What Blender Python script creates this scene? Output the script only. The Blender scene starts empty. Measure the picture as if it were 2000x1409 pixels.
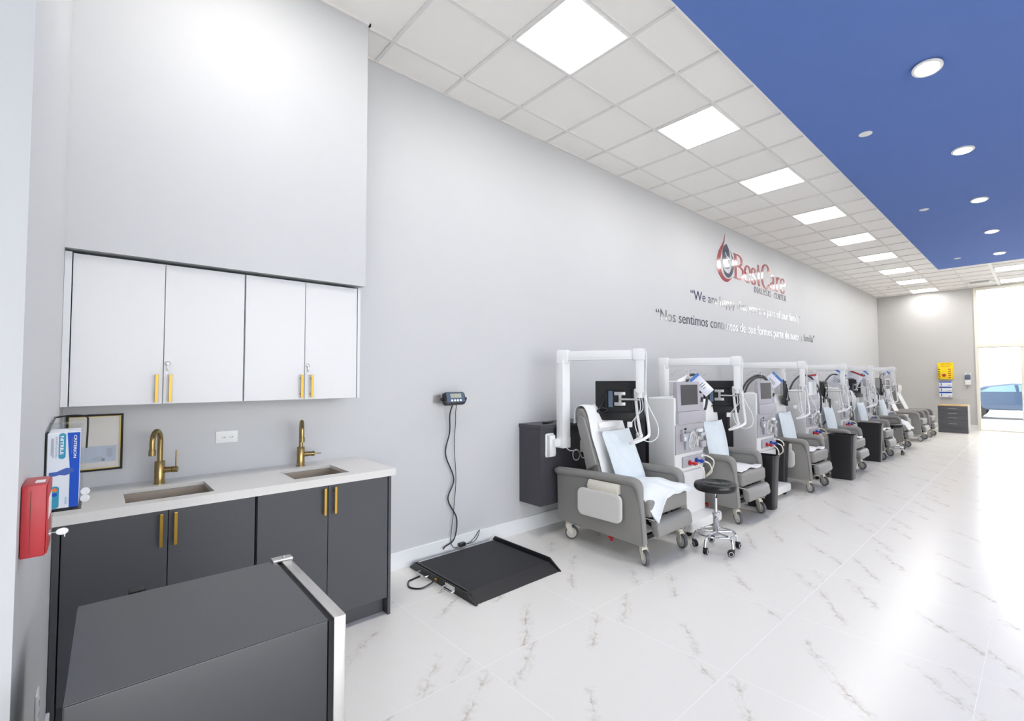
import bpy, bmesh, math, random
from mathutils import Vector, Matrix
random.seed(7)
SC = bpy.context.scene
COL = SC.collection
PI = math.pi

# ------------------------------------------------------------------ camera
CAM = Vector((3.482, 0.0, 1.482))
_yaw, _pit, _rol = math.radians(46.536), math.radians(2.101), math.radians(-0.222)
_f = Vector((-math.sin(_yaw)*math.cos(_pit), math.cos(_yaw)*math.cos(_pit), math.sin(_pit)))
_r = Vector((math.cos(_yaw), math.sin(_yaw), 0))
_u = _r.cross(_f)
_r2 = _r*math.cos(_rol) + _u*math.sin(_rol)
_u2 = -_r*math.sin(_rol) + _u*math.cos(_rol)
cam_data = bpy.data.cameras.new('camera')
cam = bpy.data.objects.new('camera', cam_data)
COL.objects.link(cam)
m = Matrix((( _r2.x, _u2.x, -_f.x, CAM.x), (_r2.y, _u2.y, -_f.y, CAM.y), (_r2.z, _u2.z, -_f.z, CAM.z), (0, 0, 0, 1)))
cam.matrix_world = m
cam_data.sensor_fit = 'HORIZONTAL'
cam_data.sensor_width = 36
cam_data.lens = 925.4*36/2000
cam_data.shift_x = -0.0302
cam_data.clip_start = 0.02
cam_data.clip_end = 300
SC.camera = cam

# ------------------------------------------------------------------ world, exposure
SC.view_settings.view_transform = 'Standard'
SC.view_settings.look = 'None'
SC.view_settings.gamma = 1
SC.view_settings.use_curve_mapping = False
SC.view_settings.exposure = 0.67
world = bpy.data.worlds.new('overcast_sky'); SC.world = world
world.use_nodes = True
bg = world.node_tree.nodes['Background']
bg.inputs[0].default_value = (0.95, 0.975, 1.0, 1)
bg.inputs[1].default_value = 3.7
SC.cycles.use_denoising = True
SC.cycles.max_bounces = 8
SC.cycles.diffuse_bounces = 5
SC.cycles.glossy_bounces = 4
SC.cycles.transparent_max_bounces = 12
SC.cycles.caustics_reflective = False
SC.cycles.caustics_refractive = False
SC.cycles.sample_clamp_indirect = 6

PANEL_POWER = 11.0      # radiance of the ceiling light diffusers
DOWN_POWER = 14.0
XR, YB, YE, ZC = 8.4, -4.0, 17.6, 3.922      # right wall, back wall, end wall, ceiling height

def portal(name, loc, rot, sx, sy):
    l = bpy.data.lights.new(name, 'AREA'); l.shape = 'RECTANGLE'; l.size = sx; l.size_y = sy
    l.cycles.is_portal = True
    o = bpy.data.objects.new(name, l); o.location = loc; o.rotation_euler = rot; COL.objects.link(o)
portal('daylight_portal_end', (3.585, YE+0.02, 1.95), (-PI/2, 0, 0), 2.7, 3.85)
portal('daylight_portal_side', (XR+0.02, 1.0, 1.7), (0, PI/2, 0), 3.2, 9.0)

# ------------------------------------------------------------------ materials
def s2l(c):
    return tuple((x/12.92 if x <= 0.04045 else ((x+0.055)/1.055)**2.4) for x in c)
def rgb(*c):
    if len(c) == 1:
        h = c[0]; c = (int(h[0:2], 16), int(h[2:4], 16), int(h[4:6], 16))
    return s2l([x/255 for x in c]) + (1,)
MATS = {}
def mat(name, col, rough=0.5, metal=0.0, noise=0.0, nscale=200, bump=0.0, bscale=300, spec=0.5, coat=0.0, emit=None, aniso=None):
    m = bpy.data.materials.new(name); m.use_nodes = True
    nt = m.node_tree; b = nt.nodes['Principled BSDF']
    c = rgb(col) if isinstance(col, str) else tuple(col)
    b.inputs['Base Color'].default_value = c
    b.inputs['Roughness'].default_value = rough
    b.inputs['Metallic'].default_value = metal
    b.inputs['Specular IOR Level'].default_value = spec
    b.inputs['Coat Weight'].default_value = coat
    tc = nt.nodes.new('ShaderNodeTexCoord')
    if noise > 0:
        n = nt.nodes.new('ShaderNodeTexNoise'); n.inputs['Scale'].default_value = nscale; n.inputs['Detail'].default_value = 3
        mp = nt.nodes.new('ShaderNodeMapping')
        if aniso: mp.inputs['Scale'].default_value = aniso
        nt.links.new(tc.outputs['Object'], mp.inputs['Vector']); nt.links.new(mp.outputs[0], n.inputs['Vector'])
        mx = nt.nodes.new('ShaderNodeMix'); mx.data_type = 'RGBA'
        mx.inputs[6].default_value = tuple(max(0, x*(1-noise)) for x in c[:3]) + (1,)
        mx.inputs[7].default_value = tuple(min(1, x*(1+noise)) for x in c[:3]) + (1,)
        nt.links.new(n.outputs[0], mx.inputs[0]); nt.links.new(mx.outputs[2], b.inputs['Base Color'])
    if bump > 0:
        n2 = nt.nodes.new('ShaderNodeTexNoise'); n2.inputs['Scale'].default_value = bscale; n2.inputs['Detail'].default_value = 2
        nt.links.new(tc.outputs['Object'], n2.inputs['Vector'])
        bp = nt.nodes.new('ShaderNodeBump'); bp.inputs['Strength'].default_value = bump; bp.inputs['Distance'].default_value = 0.002 if bscale > 30 else 0.02
        nt.links.new(n2.outputs[0], bp.inputs['Height']); nt.links.new(bp.outputs[0], b.inputs['Normal'])
    if emit:
        b.inputs['Emission Color'].default_value = rgb(emit[0]) if isinstance(emit[0], str) else emit[0]
        b.inputs['Emission Strength'].default_value = emit[1]
    MATS[name] = m
    return m
M = MATS
mat('wall_paint', 'cbccce', 0.55, noise=0.012, nscale=3, bump=0.05, bscale=500)
mat('end_wall_paint', 'c2c1c0', 0.6, noise=0.012, nscale=3, bump=0.05, bscale=500)
mat('wing_end_pale', 'd3d4d4', 0.6)
mat('ceiling_tile', 'f6f4f0', 0.9, noise=0.015, nscale=120, bump=0.15, bscale=900, spec=0.2)
mat('ceiling_bar', 'e4e2e0', 0.5)
mat('ceiling_bar_white', 'f5f4f1', 0.5)
mat('blue_paint', '6480c4', 0.75, noise=0.03, nscale=5, spec=0.2)
mat('baseboard_white', 'edeff1', 0.35)
mat('frame_cream', 'ece9dd', 0.4)
mat('grey_laminate', '4c4d51', 0.5, noise=0.10, nscale=900, aniso=(1, 1, 0.05))
mat('box_laminate', '434248', 0.5, noise=0.10, nscale=700)
mat('black_gap', '141416', 0.8)
mat('white_gloss', 'dededf', 0.2, spec=0.35)
mat('white_edge', 'dcdee0', 0.3)
mat('brass', 'b4903f', 0.33, metal=0.75, noise=0.05, nscale=600, aniso=(1, 1, 0.03))
mat('brass_faucet', 'a08a5c', 0.24, metal=0.95, noise=0.05, nscale=500, aniso=(1, 1, 0.03))
mat('steel_sink', 'b5aa9d', 0.42, metal=0.6, noise=0.06, nscale=500)
mat('steel_brushed', 'cbc9c6', 0.3, metal=0.85, noise=0.05, nscale=600, aniso=(0.03, 1, 1))
mat('chrome', 'dcdde0', 0.07, metal=1.0)
mat('silver', 'c9cacc', 0.3, metal=0.7)
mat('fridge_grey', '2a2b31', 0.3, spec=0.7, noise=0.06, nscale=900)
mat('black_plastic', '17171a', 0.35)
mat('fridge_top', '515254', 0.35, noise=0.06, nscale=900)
mat('black_matte', '1d1d20', 0.7)
mat('seat_black', '0c0c0e', 0.28)
mat('scale_black', '232326', 0.45, noise=0.12, nscale=600)
mat('scale_mat', '2c2c30', 0.7, noise=0.12, nscale=900, bump=0.4, bscale=900)
mat('white_plastic', 'eceded', 0.35)
mat('arm_white', 'eff0f0', 0.38)
mat('cream_plastic', 'dedacd', 0.4)
mat('pale_green_plastic', 'c9c8ac', 0.45)
mat('tray_grey', 'dad9d5', 0.42, noise=0.03, nscale=300)
mat('vinyl_grey', '8b8986', 0.5, noise=0.08, nscale=900, bump=0.25, bscale=700)
mat('vinyl_edge', '92918e', 0.45, noise=0.05, nscale=900)
mat('sheet_white', 'f0f0f0', 0.85, noise=0.02, nscale=8, bump=0.5, bscale=10)
mat('pad_blue', 'e8edf0', 0.85, noise=0.025, nscale=6, bump=0.7, bscale=9)
mat('pillow_blue', 'dde6eb', 0.8, noise=0.03, nscale=5, bump=0.8, bscale=9)
mat('tyre_grey', '5e5e60', 0.6)
mat('wheel_grey', 'c9c9c6', 0.4)
mat('machine_white', 'e6e6e5', 0.35)
mat('machine_lilac', 'b3b0b7', 0.4, noise=0.02, nscale=200)
mat('machine_panel', 'b2afb5', 0.45, noise=0.05, nscale=70)
mat('clear_grey', 'b9bdc4', 0.15)
mat('screen_dark', '47464a', 0.1, coat=0.5)
mat('red_plastic', 'c01f25', 0.35)
mat('blue_plastic', '1440a8', 0.35)
mat('bluebag_strip', '4f7cc4', 0.4)
mat('redbag_strip', 'b5303a', 0.4)
mat('bag_plastic', 'e3e6ef', 0.18, coat=0.5)
mat('ink', '30343f', 0.6)
mat('hose_black', '3a3b3e', 0.5)
mat('tube_white', 'ece9dd', 0.35)
mat('bin_black', '232225', 0.4, noise=0.08, nscale=500)
mat('bin_red', '8c5a62', 0.5)
mat('navy_letter', '101a3e', 0.12, coat=1.0)
mat('red_letter', 'a1202b', 0.12, coat=1.0, metal=0.1)
mat('dark_letter', '3b4152', 0.3)
mat('red_box', 'b9333a', 0.4, noise=0.05, nscale=60)
mat('label_white', 'f3f3f1', 0.5)
mat('glove_white', 'e9edf4', 0.4)
mat('glove_blue', '0f52c4', 0.5, spec=0.3)
mat('glove_teal', '2196b8', 0.35)
mat('glove_hand', '3b5fb2', 0.5)
mat('glove_orange', 'ef7d2d', 0.4)
mat('text_blue', '5b6fb0', 0.5)
mat('text_grey', '8b8f98', 0.6)
mat('frame_black', '0e0c0b', 0.5, spec=0.3)
mat('frame_gold', 'b59a45', 0.35, metal=0.6)
mat('paper_cream', 'dcd8d2', 0.4, noise=0.03, nscale=9)
mat('paper_blue', 'bcc6d4', 0.5, noise=0.06, nscale=30)
mat('yellow_plastic', 'f3d60c', 0.45)
mat('orange_text', 'c4560f', 0.6)
mat('stripe_dark', '6b3a12', 0.6)
mat('dresser_front', '55565b', 0.5, noise=0.06, nscale=300)
mat('dresser_side', 'b0afab', 0.5)
mat('wood_top', 'c9a87a', 0.5, noise=0.12, nscale=30, aniso=(0.15, 2, 1))
mat('outside_ground', 'c9c9c6', 0.9)
mat('outside_wall', 'd6dae0', 0.8)
mat('outside_band', '8b9098', 0.8)
mat('car_paint', '2f435c', 0.3, coat=0.5)
mat('car_glass', '6f8a94', 0.1)
mat('lcd_grey', 'a9ad9d', 0.3)
mat('display_blue', '59697d', 0.25)
mat('vent_dark', '6b6862', 0.8)
mat('outlet_white', 'efefee', 0.35)
mat('orange_lamp', 'c07a3a', 0.4, metal=0.4)
mat('diffuser', 'ffffff', 0.5, emit=((1, 0.972, 0.935, 1), PANEL_POWER))
mat('downlight_glow', 'ffffff', 0.5, emit=((1, 0.95, 0.88, 1), DOWN_POWER))

def glass_mat(name, tint=(1, 1, 1, 1), gloss=0.08):
    m = bpy.data.materials.new(name); m.use_nodes = True; nt = m.node_tree
    nt.nodes.clear()
    out = nt.nodes.new('ShaderNodeOutputMaterial'); mx = nt.nodes.new('ShaderNodeMixShader')
    t = nt.nodes.new('ShaderNodeBsdfTransparent'); t.inputs[0].default_value = tint
    g = nt.nodes.new('ShaderNodeBsdfGlossy'); g.inputs['Roughness'].default_value = 0.02
    fr = nt.nodes.new('ShaderNodeFresnel'); fr.inputs[0].default_value = 1.35
    nt.links.new(fr.outputs[0], mx.inputs[0]); nt.links.new(t.outputs[0], mx.inputs[1]); nt.links.new(g.outputs[0], mx.inputs[2])
    nt.links.new(mx.outputs[0], out.inputs[0]); MATS[name] = m
glass_mat('window_glass')
glass_mat('clear_acrylic', (0.88, 0.9, 0.92, 1))

# speckled quartz
def quartz():
    m = mat('quartz', 'dddbd8', 0.25)
    nt = m.node_tree; b = nt.nodes['Principled BSDF']
    tc = nt.nodes.new('ShaderNodeTexCoord'); v = nt.nodes.new('ShaderNodeTexNoise')
    v.inputs['Scale'].default_value = 260; v.inputs['Detail'].default_value = 4; v.inputs['Roughness'].default_value = 0.75
    nt.links.new(tc.outputs['Object'], v.inputs['Vector'])
    cr = nt.nodes.new('ShaderNodeValToRGB'); e = cr.color_ramp.elements
    e[0].position = 0.33; e[0].color = rgb('c6bfb8'); e[1].position = 0.42; e[1].color = rgb('e0deda')
    nt.links.new(v.outputs[0], cr.inputs[0]); nt.links.new(cr.outputs[0], b.inputs['Base Color'])
quartz()

# polished marble-look tile: three printed tiles, each with its own veins in tile coordinates
def floor_material():
    m = mat('marble_tile', 'ebebec', 0.24, spec=0.35)
    nt = m.node_tree; b = nt.nodes['Principled BSDF']; L = nt.links
    def N(t): return nt.nodes.new(t)
    def math_(op, a, b_=None, c=None, clamp=False):
        n = N('ShaderNodeMath'); n.operation = op; n.use_clamp = clamp
        for i, v in enumerate((a, b_, c)):
            if v is None: continue
            if isinstance(v, (int, float)): n.inputs[i].default_value = v
            else: L.new(v, n.inputs[i])
        return n.outputs[0]
    uv = N('ShaderNodeUVMap'); uv.uv_map = 'tile'
    at = N('ShaderNodeAttribute'); at.attribute_name = 'print'; at.attribute_type = 'GEOMETRY'
    kind = at.outputs['Fac']
    sep0 = N('ShaderNodeSeparateXYZ'); L.new(uv.outputs[0], sep0.inputs[0])
    comb = N('ShaderNodeCombineXYZ'); L.new(sep0.outputs[0], comb.inputs[0]); L.new(sep0.outputs[1], comb.inputs[1]); L.new(math_('MULTIPLY', kind, 3.7), comb.inputs[2])
    def noise(scale, detail, rough=0.55):
        n = N('ShaderNodeTexNoise'); n.inputs['Scale'].default_value = scale; n.inputs['Detail'].default_value = detail
        n.inputs['Roughness'].default_value = rough; L.new(comb.outputs[0], n.inputs['Vector']); return n
    nz = noise(6.5, 4, 0.6)
    sc = N('ShaderNodeSeparateColor'); L.new(nz.outputs['Color'], sc.inputs[0])
    U = math_('ADD', sep0.outputs[0], math_('MULTIPLY', math_('SUBTRACT', sc.outputs[0], 0.5), 0.10))
    V = math_('ADD', sep0.outputs[1], math_('MULTIPLY', math_('SUBTRACT', sc.outputs[1], 0.5), 0.10))
    segs = [
        (0, (.01, .40, .26, .01), 1.0), (0, (.03, 1.02, .30, .64), 1.0), (0, (.57, .30, .80, .06), .7), (0, (.78, 1.01, .97, .88), .8),
        (1, (.22, .67, .64, .17), 1.0), (1, (.73, .85, 1.0, .59), .8), (1, (.86, 1.0, 1.0, .80), .6),
        (2, (.03, .59, .31, .14), .8), (2, (.12, 1.0, .39, .58), 1.0), (2, (.62, .70, 1.0, .34), 1.0)]
    core = None; halo = None
    for k, (ax, ay, bx, by), w in segs:
        dx, dy = bx-ax, by-ay; l2 = dx*dx+dy*dy
        px = math_('SUBTRACT', U, ax); py = math_('SUBTRACT', V, ay)
        t = math_('DIVIDE', math_('ADD', math_('MULTIPLY', px, dx), math_('MULTIPLY', py, dy)), l2, clamp=True)
        ex = math_('SUBTRACT', px, math_('MULTIPLY', t, dx)); ey = math_('SUBTRACT', py, math_('MULTIPLY', t, dy))
        d = math_('SQRT', math_('ADD', math_('MULTIPLY', ex, ex), math_('MULTIPLY', ey, ey)))
        on = math_('COMPARE', kind, k, 0.3)
        on = math_('MULTIPLY', on, w)
        c = math_('MULTIPLY', math_('SUBTRACT', 1.0, math_('DIVIDE', d, 0.011), clamp=True), on)
        h = math_('MULTIPLY', math_('SUBTRACT', 1.0, math_('DIVIDE', d, 0.055), clamp=True), on)
        core = c if core is None else math_('MAXIMUM', core, c)
        halo = h if halo is None else math_('MAXIMUM', halo, h)
    n2 = noise(9, 6, 0.7); n3 = noise(26, 5, 0.7)
    br = math_('MULTIPLY', math_('SUBTRACT', n2.outputs[0], 0.40, clamp=True), 4.5, clamp=True)
    br2 = math_('MULTIPLY', math_('SUBTRACT', n3.outputs[0], 0.44, clamp=True), 6.0, clamp=True)
    core = math_('MULTIPLY', core, math_('ADD', math_('MULTIPLY', br, 0.75), 0.1))
    halo = math_('MULTIPLY', math_('MULTIPLY', halo, br2), math_('MULTIPLY', br, 0.72))
    f = math_('ADD', math_('MULTIPLY', core, 0.6), halo, clamp=True)
    mx = N('ShaderNodeMix'); mx.data_type = 'RGBA'
    mx.inputs[6].default_value = rgb('f3f0ea'); mx.inputs[7].default_value = rgb('b2a791')
    L.new(f, mx.inputs[0])
    # joints
    def edge(x, w):
        a = math_('MINIMUM', x, math_('SUBTRACT', 1.0, x)); return math_('LESS_THAN', a, w)
    g = math_('MAXIMUM', edge(sep0.outputs[0], 0.0012), edge(sep0.outputs[1], 0.0012))
    mx2 = N('ShaderNodeMix'); mx2.data_type = 'RGBA'; L.new(mx.outputs[2], mx2.inputs[6]); mx2.inputs[7].default_value = rgb('fdfdfc'); L.new(g, mx2.inputs[0])
    L.new(mx2.outputs[2], b.inputs['Base Color'])
    L.new(math_('ADD', math_('MULTIPLY', g, 0.4), 0.24), b.inputs['Roughness'])
floor_material()

mat('navy_emblem', '141f45', 0.12, coat=1.0)
for n_, ior_ in (('navy_letter', 2.0), ('red_letter', 1.62), ('navy_emblem', 1.55)): M[n_].node_tree.nodes['Principled BSDF'].inputs['Coat IOR'].default_value = ior_; M[n_].node_tree.nodes['Principled BSDF'].inputs['Coat Roughness'].default_value = 0.08

# ------------------------------------------------------------------ mesh helpers
class MB:
    """collects shapes in one bmesh and links them as one object"""
    def __init__(s): s.bm = bmesh.new()
    def _xf(s, verts, M_):
        if M_ is not None: bmesh.ops.transform(s.bm, matrix=M_, verts=verts)
    def box(s, x0, x1, y0, y1, z0, z1, bev=0.0, seg=2, M=None):
        vs = [s.bm.verts.new(p) for p in ((x0,y0,z0),(x1,y0,z0),(x1,y1,z0),(x0,y1,z0),(x0,y0,z1),(x1,y0,z1),(x1,y1,z1),(x0,y1,z1))]
        fs = [s.bm.faces.new([vs[i] for i in q]) for q in ((0,3,2,1),(4,5,6,7),(0,1,5,4),(1,2,6,5),(2,3,7,6),(3,0,4,7))]
        if bev > 0:
            es = list({e for f in fs for e in f.edges})
            r = bmesh.ops.bevel(s.bm, geom=es, offset=bev, segments=seg, profile=0.5, affect='EDGES', clamp_overlap=True)
            vs = list({v for f in r['faces'] for v in f.verts} | {v for v in vs if v.is_valid})
        s._xf(vs, M); return s
    def prism(s, pts, axis, a0, a1, bev=0.0, seg=2, M=None):
        """extrude a 2D outline along an axis; pts are the two other coordinates in order"""
        def P(p, a):
            if axis == 'x': return (a, p[0], p[1])
            if axis == 'y': return (p[0], a, p[1])
            return (p[0], p[1], a)
        A = [s.bm.verts.new(P(p, a0)) for p in pts]; B = [s.bm.verts.new(P(p, a1)) for p in pts]
        n = len(pts); fs = [s.bm.faces.new(A[::-1]), s.bm.faces.new(B)]
        for i in range(n): fs.append(s.bm.faces.new((A[i], A[(i+1) % n], B[(i+1) % n], B[i])))
        bmesh.ops.recalc_face_normals(s.bm, faces=fs)
        vs = A+B
        if bev > 0:
            es = list({e for f in fs[:2] for e in f.edges})
            r = bmesh.ops.bevel(s.bm, geom=es, offset=bev, segments=seg, profile=0.5, affect='EDGES', clamp_overlap=True)
            vs = list({v for f in r['faces'] for v in f.verts} | {v for v in vs if v.is_valid})
        s._xf(vs, M); return s
    def tube(s, pts, r, n=8, cap=True, flat=None, up=(0, 0, 1), M=None, closed=False):
        """sweep a circle (or an ellipse r x r*flat) along points; r may be a list"""
        P = [Vector(p) for p in pts]; K = len(P)
        R = r if isinstance(r, (list, tuple)) else [r]*K
        FL = flat if isinstance(flat, (list, tuple)) else [1.0 if flat is None else flat]*K
        rings = []; prev = None
        for i in range(K):
            if closed: t = (P[(i+1) % K]-P[i-1])
            else: t = (P[min(i+1, K-1)]-P[max(i-1, 0)])
            t.normalize()
            if prev is None:
                a = Vector(up)
                if abs(a.dot(t)) > 0.95: a = Vector((1, 0, 0)) if abs(t.x) < 0.9 else Vector((0, 1, 0))
                a = (a - t*a.dot(t)).normalized()
            else:
                a = (prev - t*prev.dot(t)).normalized()
            prev = a; b = t.cross(a)
            rings.append([s.bm.verts.new(P[i] + a*math.cos(2*PI*k/n)*R[i]*FL[i] + b*math.sin(2*PI*k/n)*R[i]) for k in range(n)])
        rng = range(K if closed else K-1)
        for i in rng:
            A, B = rings[i], rings[(i+1) % K]
            for k in range(n):
                f = s.bm.faces.new((A[k], A[(k+1) % n], B[(k+1) % n], B[k])); f.smooth = True
        if cap and not closed:
            s.bm.faces.new(rings[0][::-1]); s.bm.faces.new(rings[-1])
        s._xf([v for q in rings for v in q], M); return s
    def lathe(s, prof, c=(0, 0, 0), axis='z', n=24, M=None):
        rings = []
        for (r, h) in prof:
            ring = []
            for k in range(n):
                a = 2*PI*k/n; u, v = r*math.cos(a), r*math.sin(a)
                p = (u, v, h) if axis == 'z' else ((h, u, v) if axis == 'x' else (v, h, u))
                ring.append(s.bm.verts.new((c[0]+p[0], c[1]+p[1], c[2]+p[2])))
            rings.append(ring)
        for i in range(len(rings)-1):
            A, B = rings[i], rings[i+1]
            for k in range(n):
                f = s.bm.faces.new((A[k], A[(k+1) % n], B[(k+1) % n], B[k])); f.smooth = True
        s.bm.faces.new(rings[0][::-1]); s.bm.faces.new(rings[-1])
        s._xf([v for q in rings for v in q], M); return s
    def cyl(s, c, r, h, axis='z', n=24, M=None, rim=0.0):
        pr = [(r, 0), (r, h)] if rim <= 0 else [(r-rim, 0), (r, rim), (r, h-rim), (r-rim, h)]
        return s.lathe(pr, c, axis, n, M)
    def grid(s, fn, nu, nv, thick=0.0):
        """surface fn(u,v); with thickness it is closed below along the normal"""
        V = [[s.bm.verts.new(fn(i/(nu-1), j/(nv-1))) for j in range(nv)] for i in range(nu)]
        fs = []
        for i in range(nu-1):
            for j in range(nv-1):
                f = s.bm.faces.new((V[i][j], V[i+1][j], V[i+1][j+1], V[i][j+1])); f.smooth = True; fs.append(f)
        if thick:
            s.bm.normal_update()
            r = bmesh.ops.solidify(s.bm, geom=fs, thickness=thick)
        return s
    def add_mesh(s, me, M=None):
        k = len(s.bm.verts); s.bm.from_mesh(me); s.bm.verts.ensure_lookup_table()
        s._xf(s.bm.verts[k:], M); return s
    def build(s, name, material, parent=None, loc=None, rotz=None, smooth=True, recalc=True):
        if recalc: bmesh.ops.recalc_face_normals(s.bm, faces=s.bm.faces[:])
        me = bpy.data.meshes.new(name); s.bm.to_mesh(me); s.bm.free()
        if isinstance(material, str): material = MATS[material]
        me.materials.append(material)
        if smooth:
            for p in me.polygons: p.use_smooth = True
            try: me.set_sharp_from_angle(angle=math.radians(38))
            except Exception: pass
        o = bpy.data.objects.new(name, me); COL.objects.link(o)
        if parent is not None: o.parent = parent
        if loc: o.location = loc
        if rotz: o.rotation_euler = (0, 0, rotz)
        return o

def tag(o, label=None, cat=None, group=None, kind=None):
    if label: o['label'] = label
    if cat: o['category'] = cat
    if group: o['group'] = group
    if kind: o['kind'] = kind
    return o
def thing(name, label, cat, loc=(0, 0, 0), rotz=0.0, group=None):
    o = bpy.data.objects.new(name, None); COL.objects.link(o); o.empty_display_size = 0.1
    o.location = loc; o.rotation_euler = (0, 0, rotz)
    return tag(o, label, cat, group)
def struct(name, mb, material, smooth=False):
    o = mb.build(name, material, smooth=smooth); o['kind'] = 'structure'; return o
def copy_tree(o, parent=None):
    c = o.copy(); COL.objects.link(c)
    if parent is not None: c.parent = parent
    for ch in list(o.children): copy_tree(ch, c)
    return c
def dup(o, loc, rotz=None, label=None, group=None):
    c = copy_tree(o); c.location = loc
    if rotz is not None: c.rotation_euler = (0, 0, rotz)
    if label: c['label'] = label
    if group: c['group'] = group
    return c
def ease(pts, n=6):
    """Catmull-Rom through points"""
    P = [Vector(p) for p in pts]; out = []
    for i in range(len(P)-1):
        p0 = P[max(i-1, 0)]; p1 = P[i]; p2 = P[i+1]; p3 = P[min(i+2, len(P)-1)]
        for k in range(n):
            t = k/n
            out.append(0.5*((2*p1)+(p2-p0)*t+(2*p0-5*p1+4*p2-p3)*t*t+(3*p1-p0-3*p2+p3)*t**3))
    out.append(P[-1]); return out
def rrect(x0, x1, z0, z1, r, n=5):
    pts = []
    for cx, cz, a in ((x1-r, z1-r, 0), (x0+r, z1-r, PI/2), (x0+r, z0+r, PI), (x1-r, z0+r, 1.5*PI)):
        for k in range(n+1): pts.append((cx+r*math.cos(a+k*PI/2/n), cz+r*math.sin(a+k*PI/2/n)))
    return pts

def text_mesh(body, size=1.0, width=None, height=None, ext=0.002, bold=0.0, align='LEFT'):
    """mesh of a line of text in the XZ plane (x right, z up), baseline at 0; scaled to width / cap height"""
    cu = bpy.data.curves.new('lettering', 'FONT'); cu.body = body; cu.size = size; cu.extrude = ext; cu.offset = bold
    cu.resolution_u = 3
    ob = bpy.data.objects.new('lettering', cu); COL.objects.link(ob)
    dg = bpy.context.evaluated_depsgraph_get()
    me = bpy.data.meshes.new_from_object(ob.evaluated_get(dg))
    bpy.data.objects.remove(ob)
    xs = [v.co.x for v in me.vertices]; ys = [v.co.y for v in me.vertices]
    x0, x1 = min(xs), max(xs)
    sx = (width/(x1-x0)) if width else 1.0
    sy = (height/(size*0.73)) if height else sx
    if width is None and height is not None: sx = sy
    off = x0 if align == 'LEFT' else (x0+x1)/2
    for v in me.vertices: v.co = ((v.co.x-off)*sx, -v.co.z, v.co.y*sy)
    return me
# placing text: on a wall facing +x (reads along +y), facing -y (reads along +x)
def face_px(x, y, z): return Matrix(((0, -1, 0, x), (1, 0, 0, y), (0, 0, 1, z), (0, 0, 0, 1)))
def face_ny(x, y, z): return Matrix.Translation((x, y, z))

# ------------------------------------------------------------------ the room
TX, TY, TX0, TY0 = 0.882, 0.8535, 0.583, 1.485
KIND = {(1,0):0,(1,1):0,(2,4):0,(0,1):1,(1,2):1,(2,1):1,(1,4):1,(1,5):1,(1,6):1,(2,2):2,(2,3):2,(1,3):2,(0,0):2,(0,-1):1,(1,-1):0,(2,0):0,(0,2):1,(0,4):2,(2,5):0,(2,-1):1}
def build_floor():
    bm = bmesh.new(); uvl = bm.loops.layers.uv.new('tile'); al = bm.faces.layers.float.new('print')
    for i in range(-1, 10):
        for j in range(-7, 20):
            x0, x1, y0, y1 = TX0+i*TX, TX0+(i+1)*TX, TY0+j*TY, TY0+(j+1)*TY
            cx0, cx1, cy0, cy1 = max(x0, 0.0), min(x1, XR), max(y0, YB), min(y1, YE)
            if cx1-cx0 < 1e-3 or cy1-cy0 < 1e-3: continue
            vs = [bm.verts.new((a, b, 0)) for a, b in ((cx0,cy0),(cx1,cy0),(cx1,cy1),(cx0,cy1))]
            f = bm.faces.new(vs)
            for lp in f.loops: lp[uvl].uv = ((lp.vert.co.x-x0)/TX, (lp.vert.co.y-y0)/TY)
            f[al] = float(KIND.get((i, j), (i*7+j*5+(i*j) % 4) % 3))
    me = bpy.data.meshes.new('floor'); bm.to_mesh(me); bm.free(); me.materials.append(M['marble_tile'])
    o = bpy.data.objects.new('floor', me); COL.objects.link(o); o['kind'] = 'structure'
build_floor()
struct('wall_left', MB().box(-0.15, 0, -0.113, YE+0.15, 0, ZC+0.1), 'wall_paint')                 # the long wall with the lettering
struct('wall_wing', MB().box(-0.15, 1.949, YB, -0.113, 0, ZC+0.1), 'wall_paint')                   # short wall beside the counter
struct('trim_1', MB().box(1.949, 1.955, YB, -0.113, 0, ZC), 'wing_end_pale')  # end face of the short wall, slightly paler than its side
struct('wall_soffit', MB().box(0.0, 0.333, -0.113, 1.327, 2.107, ZC), 'wall_paint')
struct('wall_back', MB().box(-0.15, XR+0.15, YB-0.15, YB, 0, ZC+0.1), 'wall_paint')
WX0, WX1 = 2.235, 4.935
mb = MB(); mb.box(-0.15, WX0, YE, YE+0.15, 0, ZC+0.1); mb.box(WX1, XR+0.15, YE, YE+0.15, 0, ZC+0.1); mb.box(WX0, WX1, YE, YE+0.15, ZC-0.03, ZC+0.1)
struct('wall_end', mb, 'end_wall_paint')
mb = MB(); mb.box(XR, XR+0.15, YB, -3.5, 0, ZC+0.1); mb.box(XR, XR+0.15, 5.5, YE, 0, ZC+0.1); mb.box(XR, XR+0.15, -3.5, 5.5, 3.3, ZC+0.1); mb.box(XR, XR+0.15, -3.5, 5.5, 0, 0.1)
struct('wall_right', mb, 'wall_paint')
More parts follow.
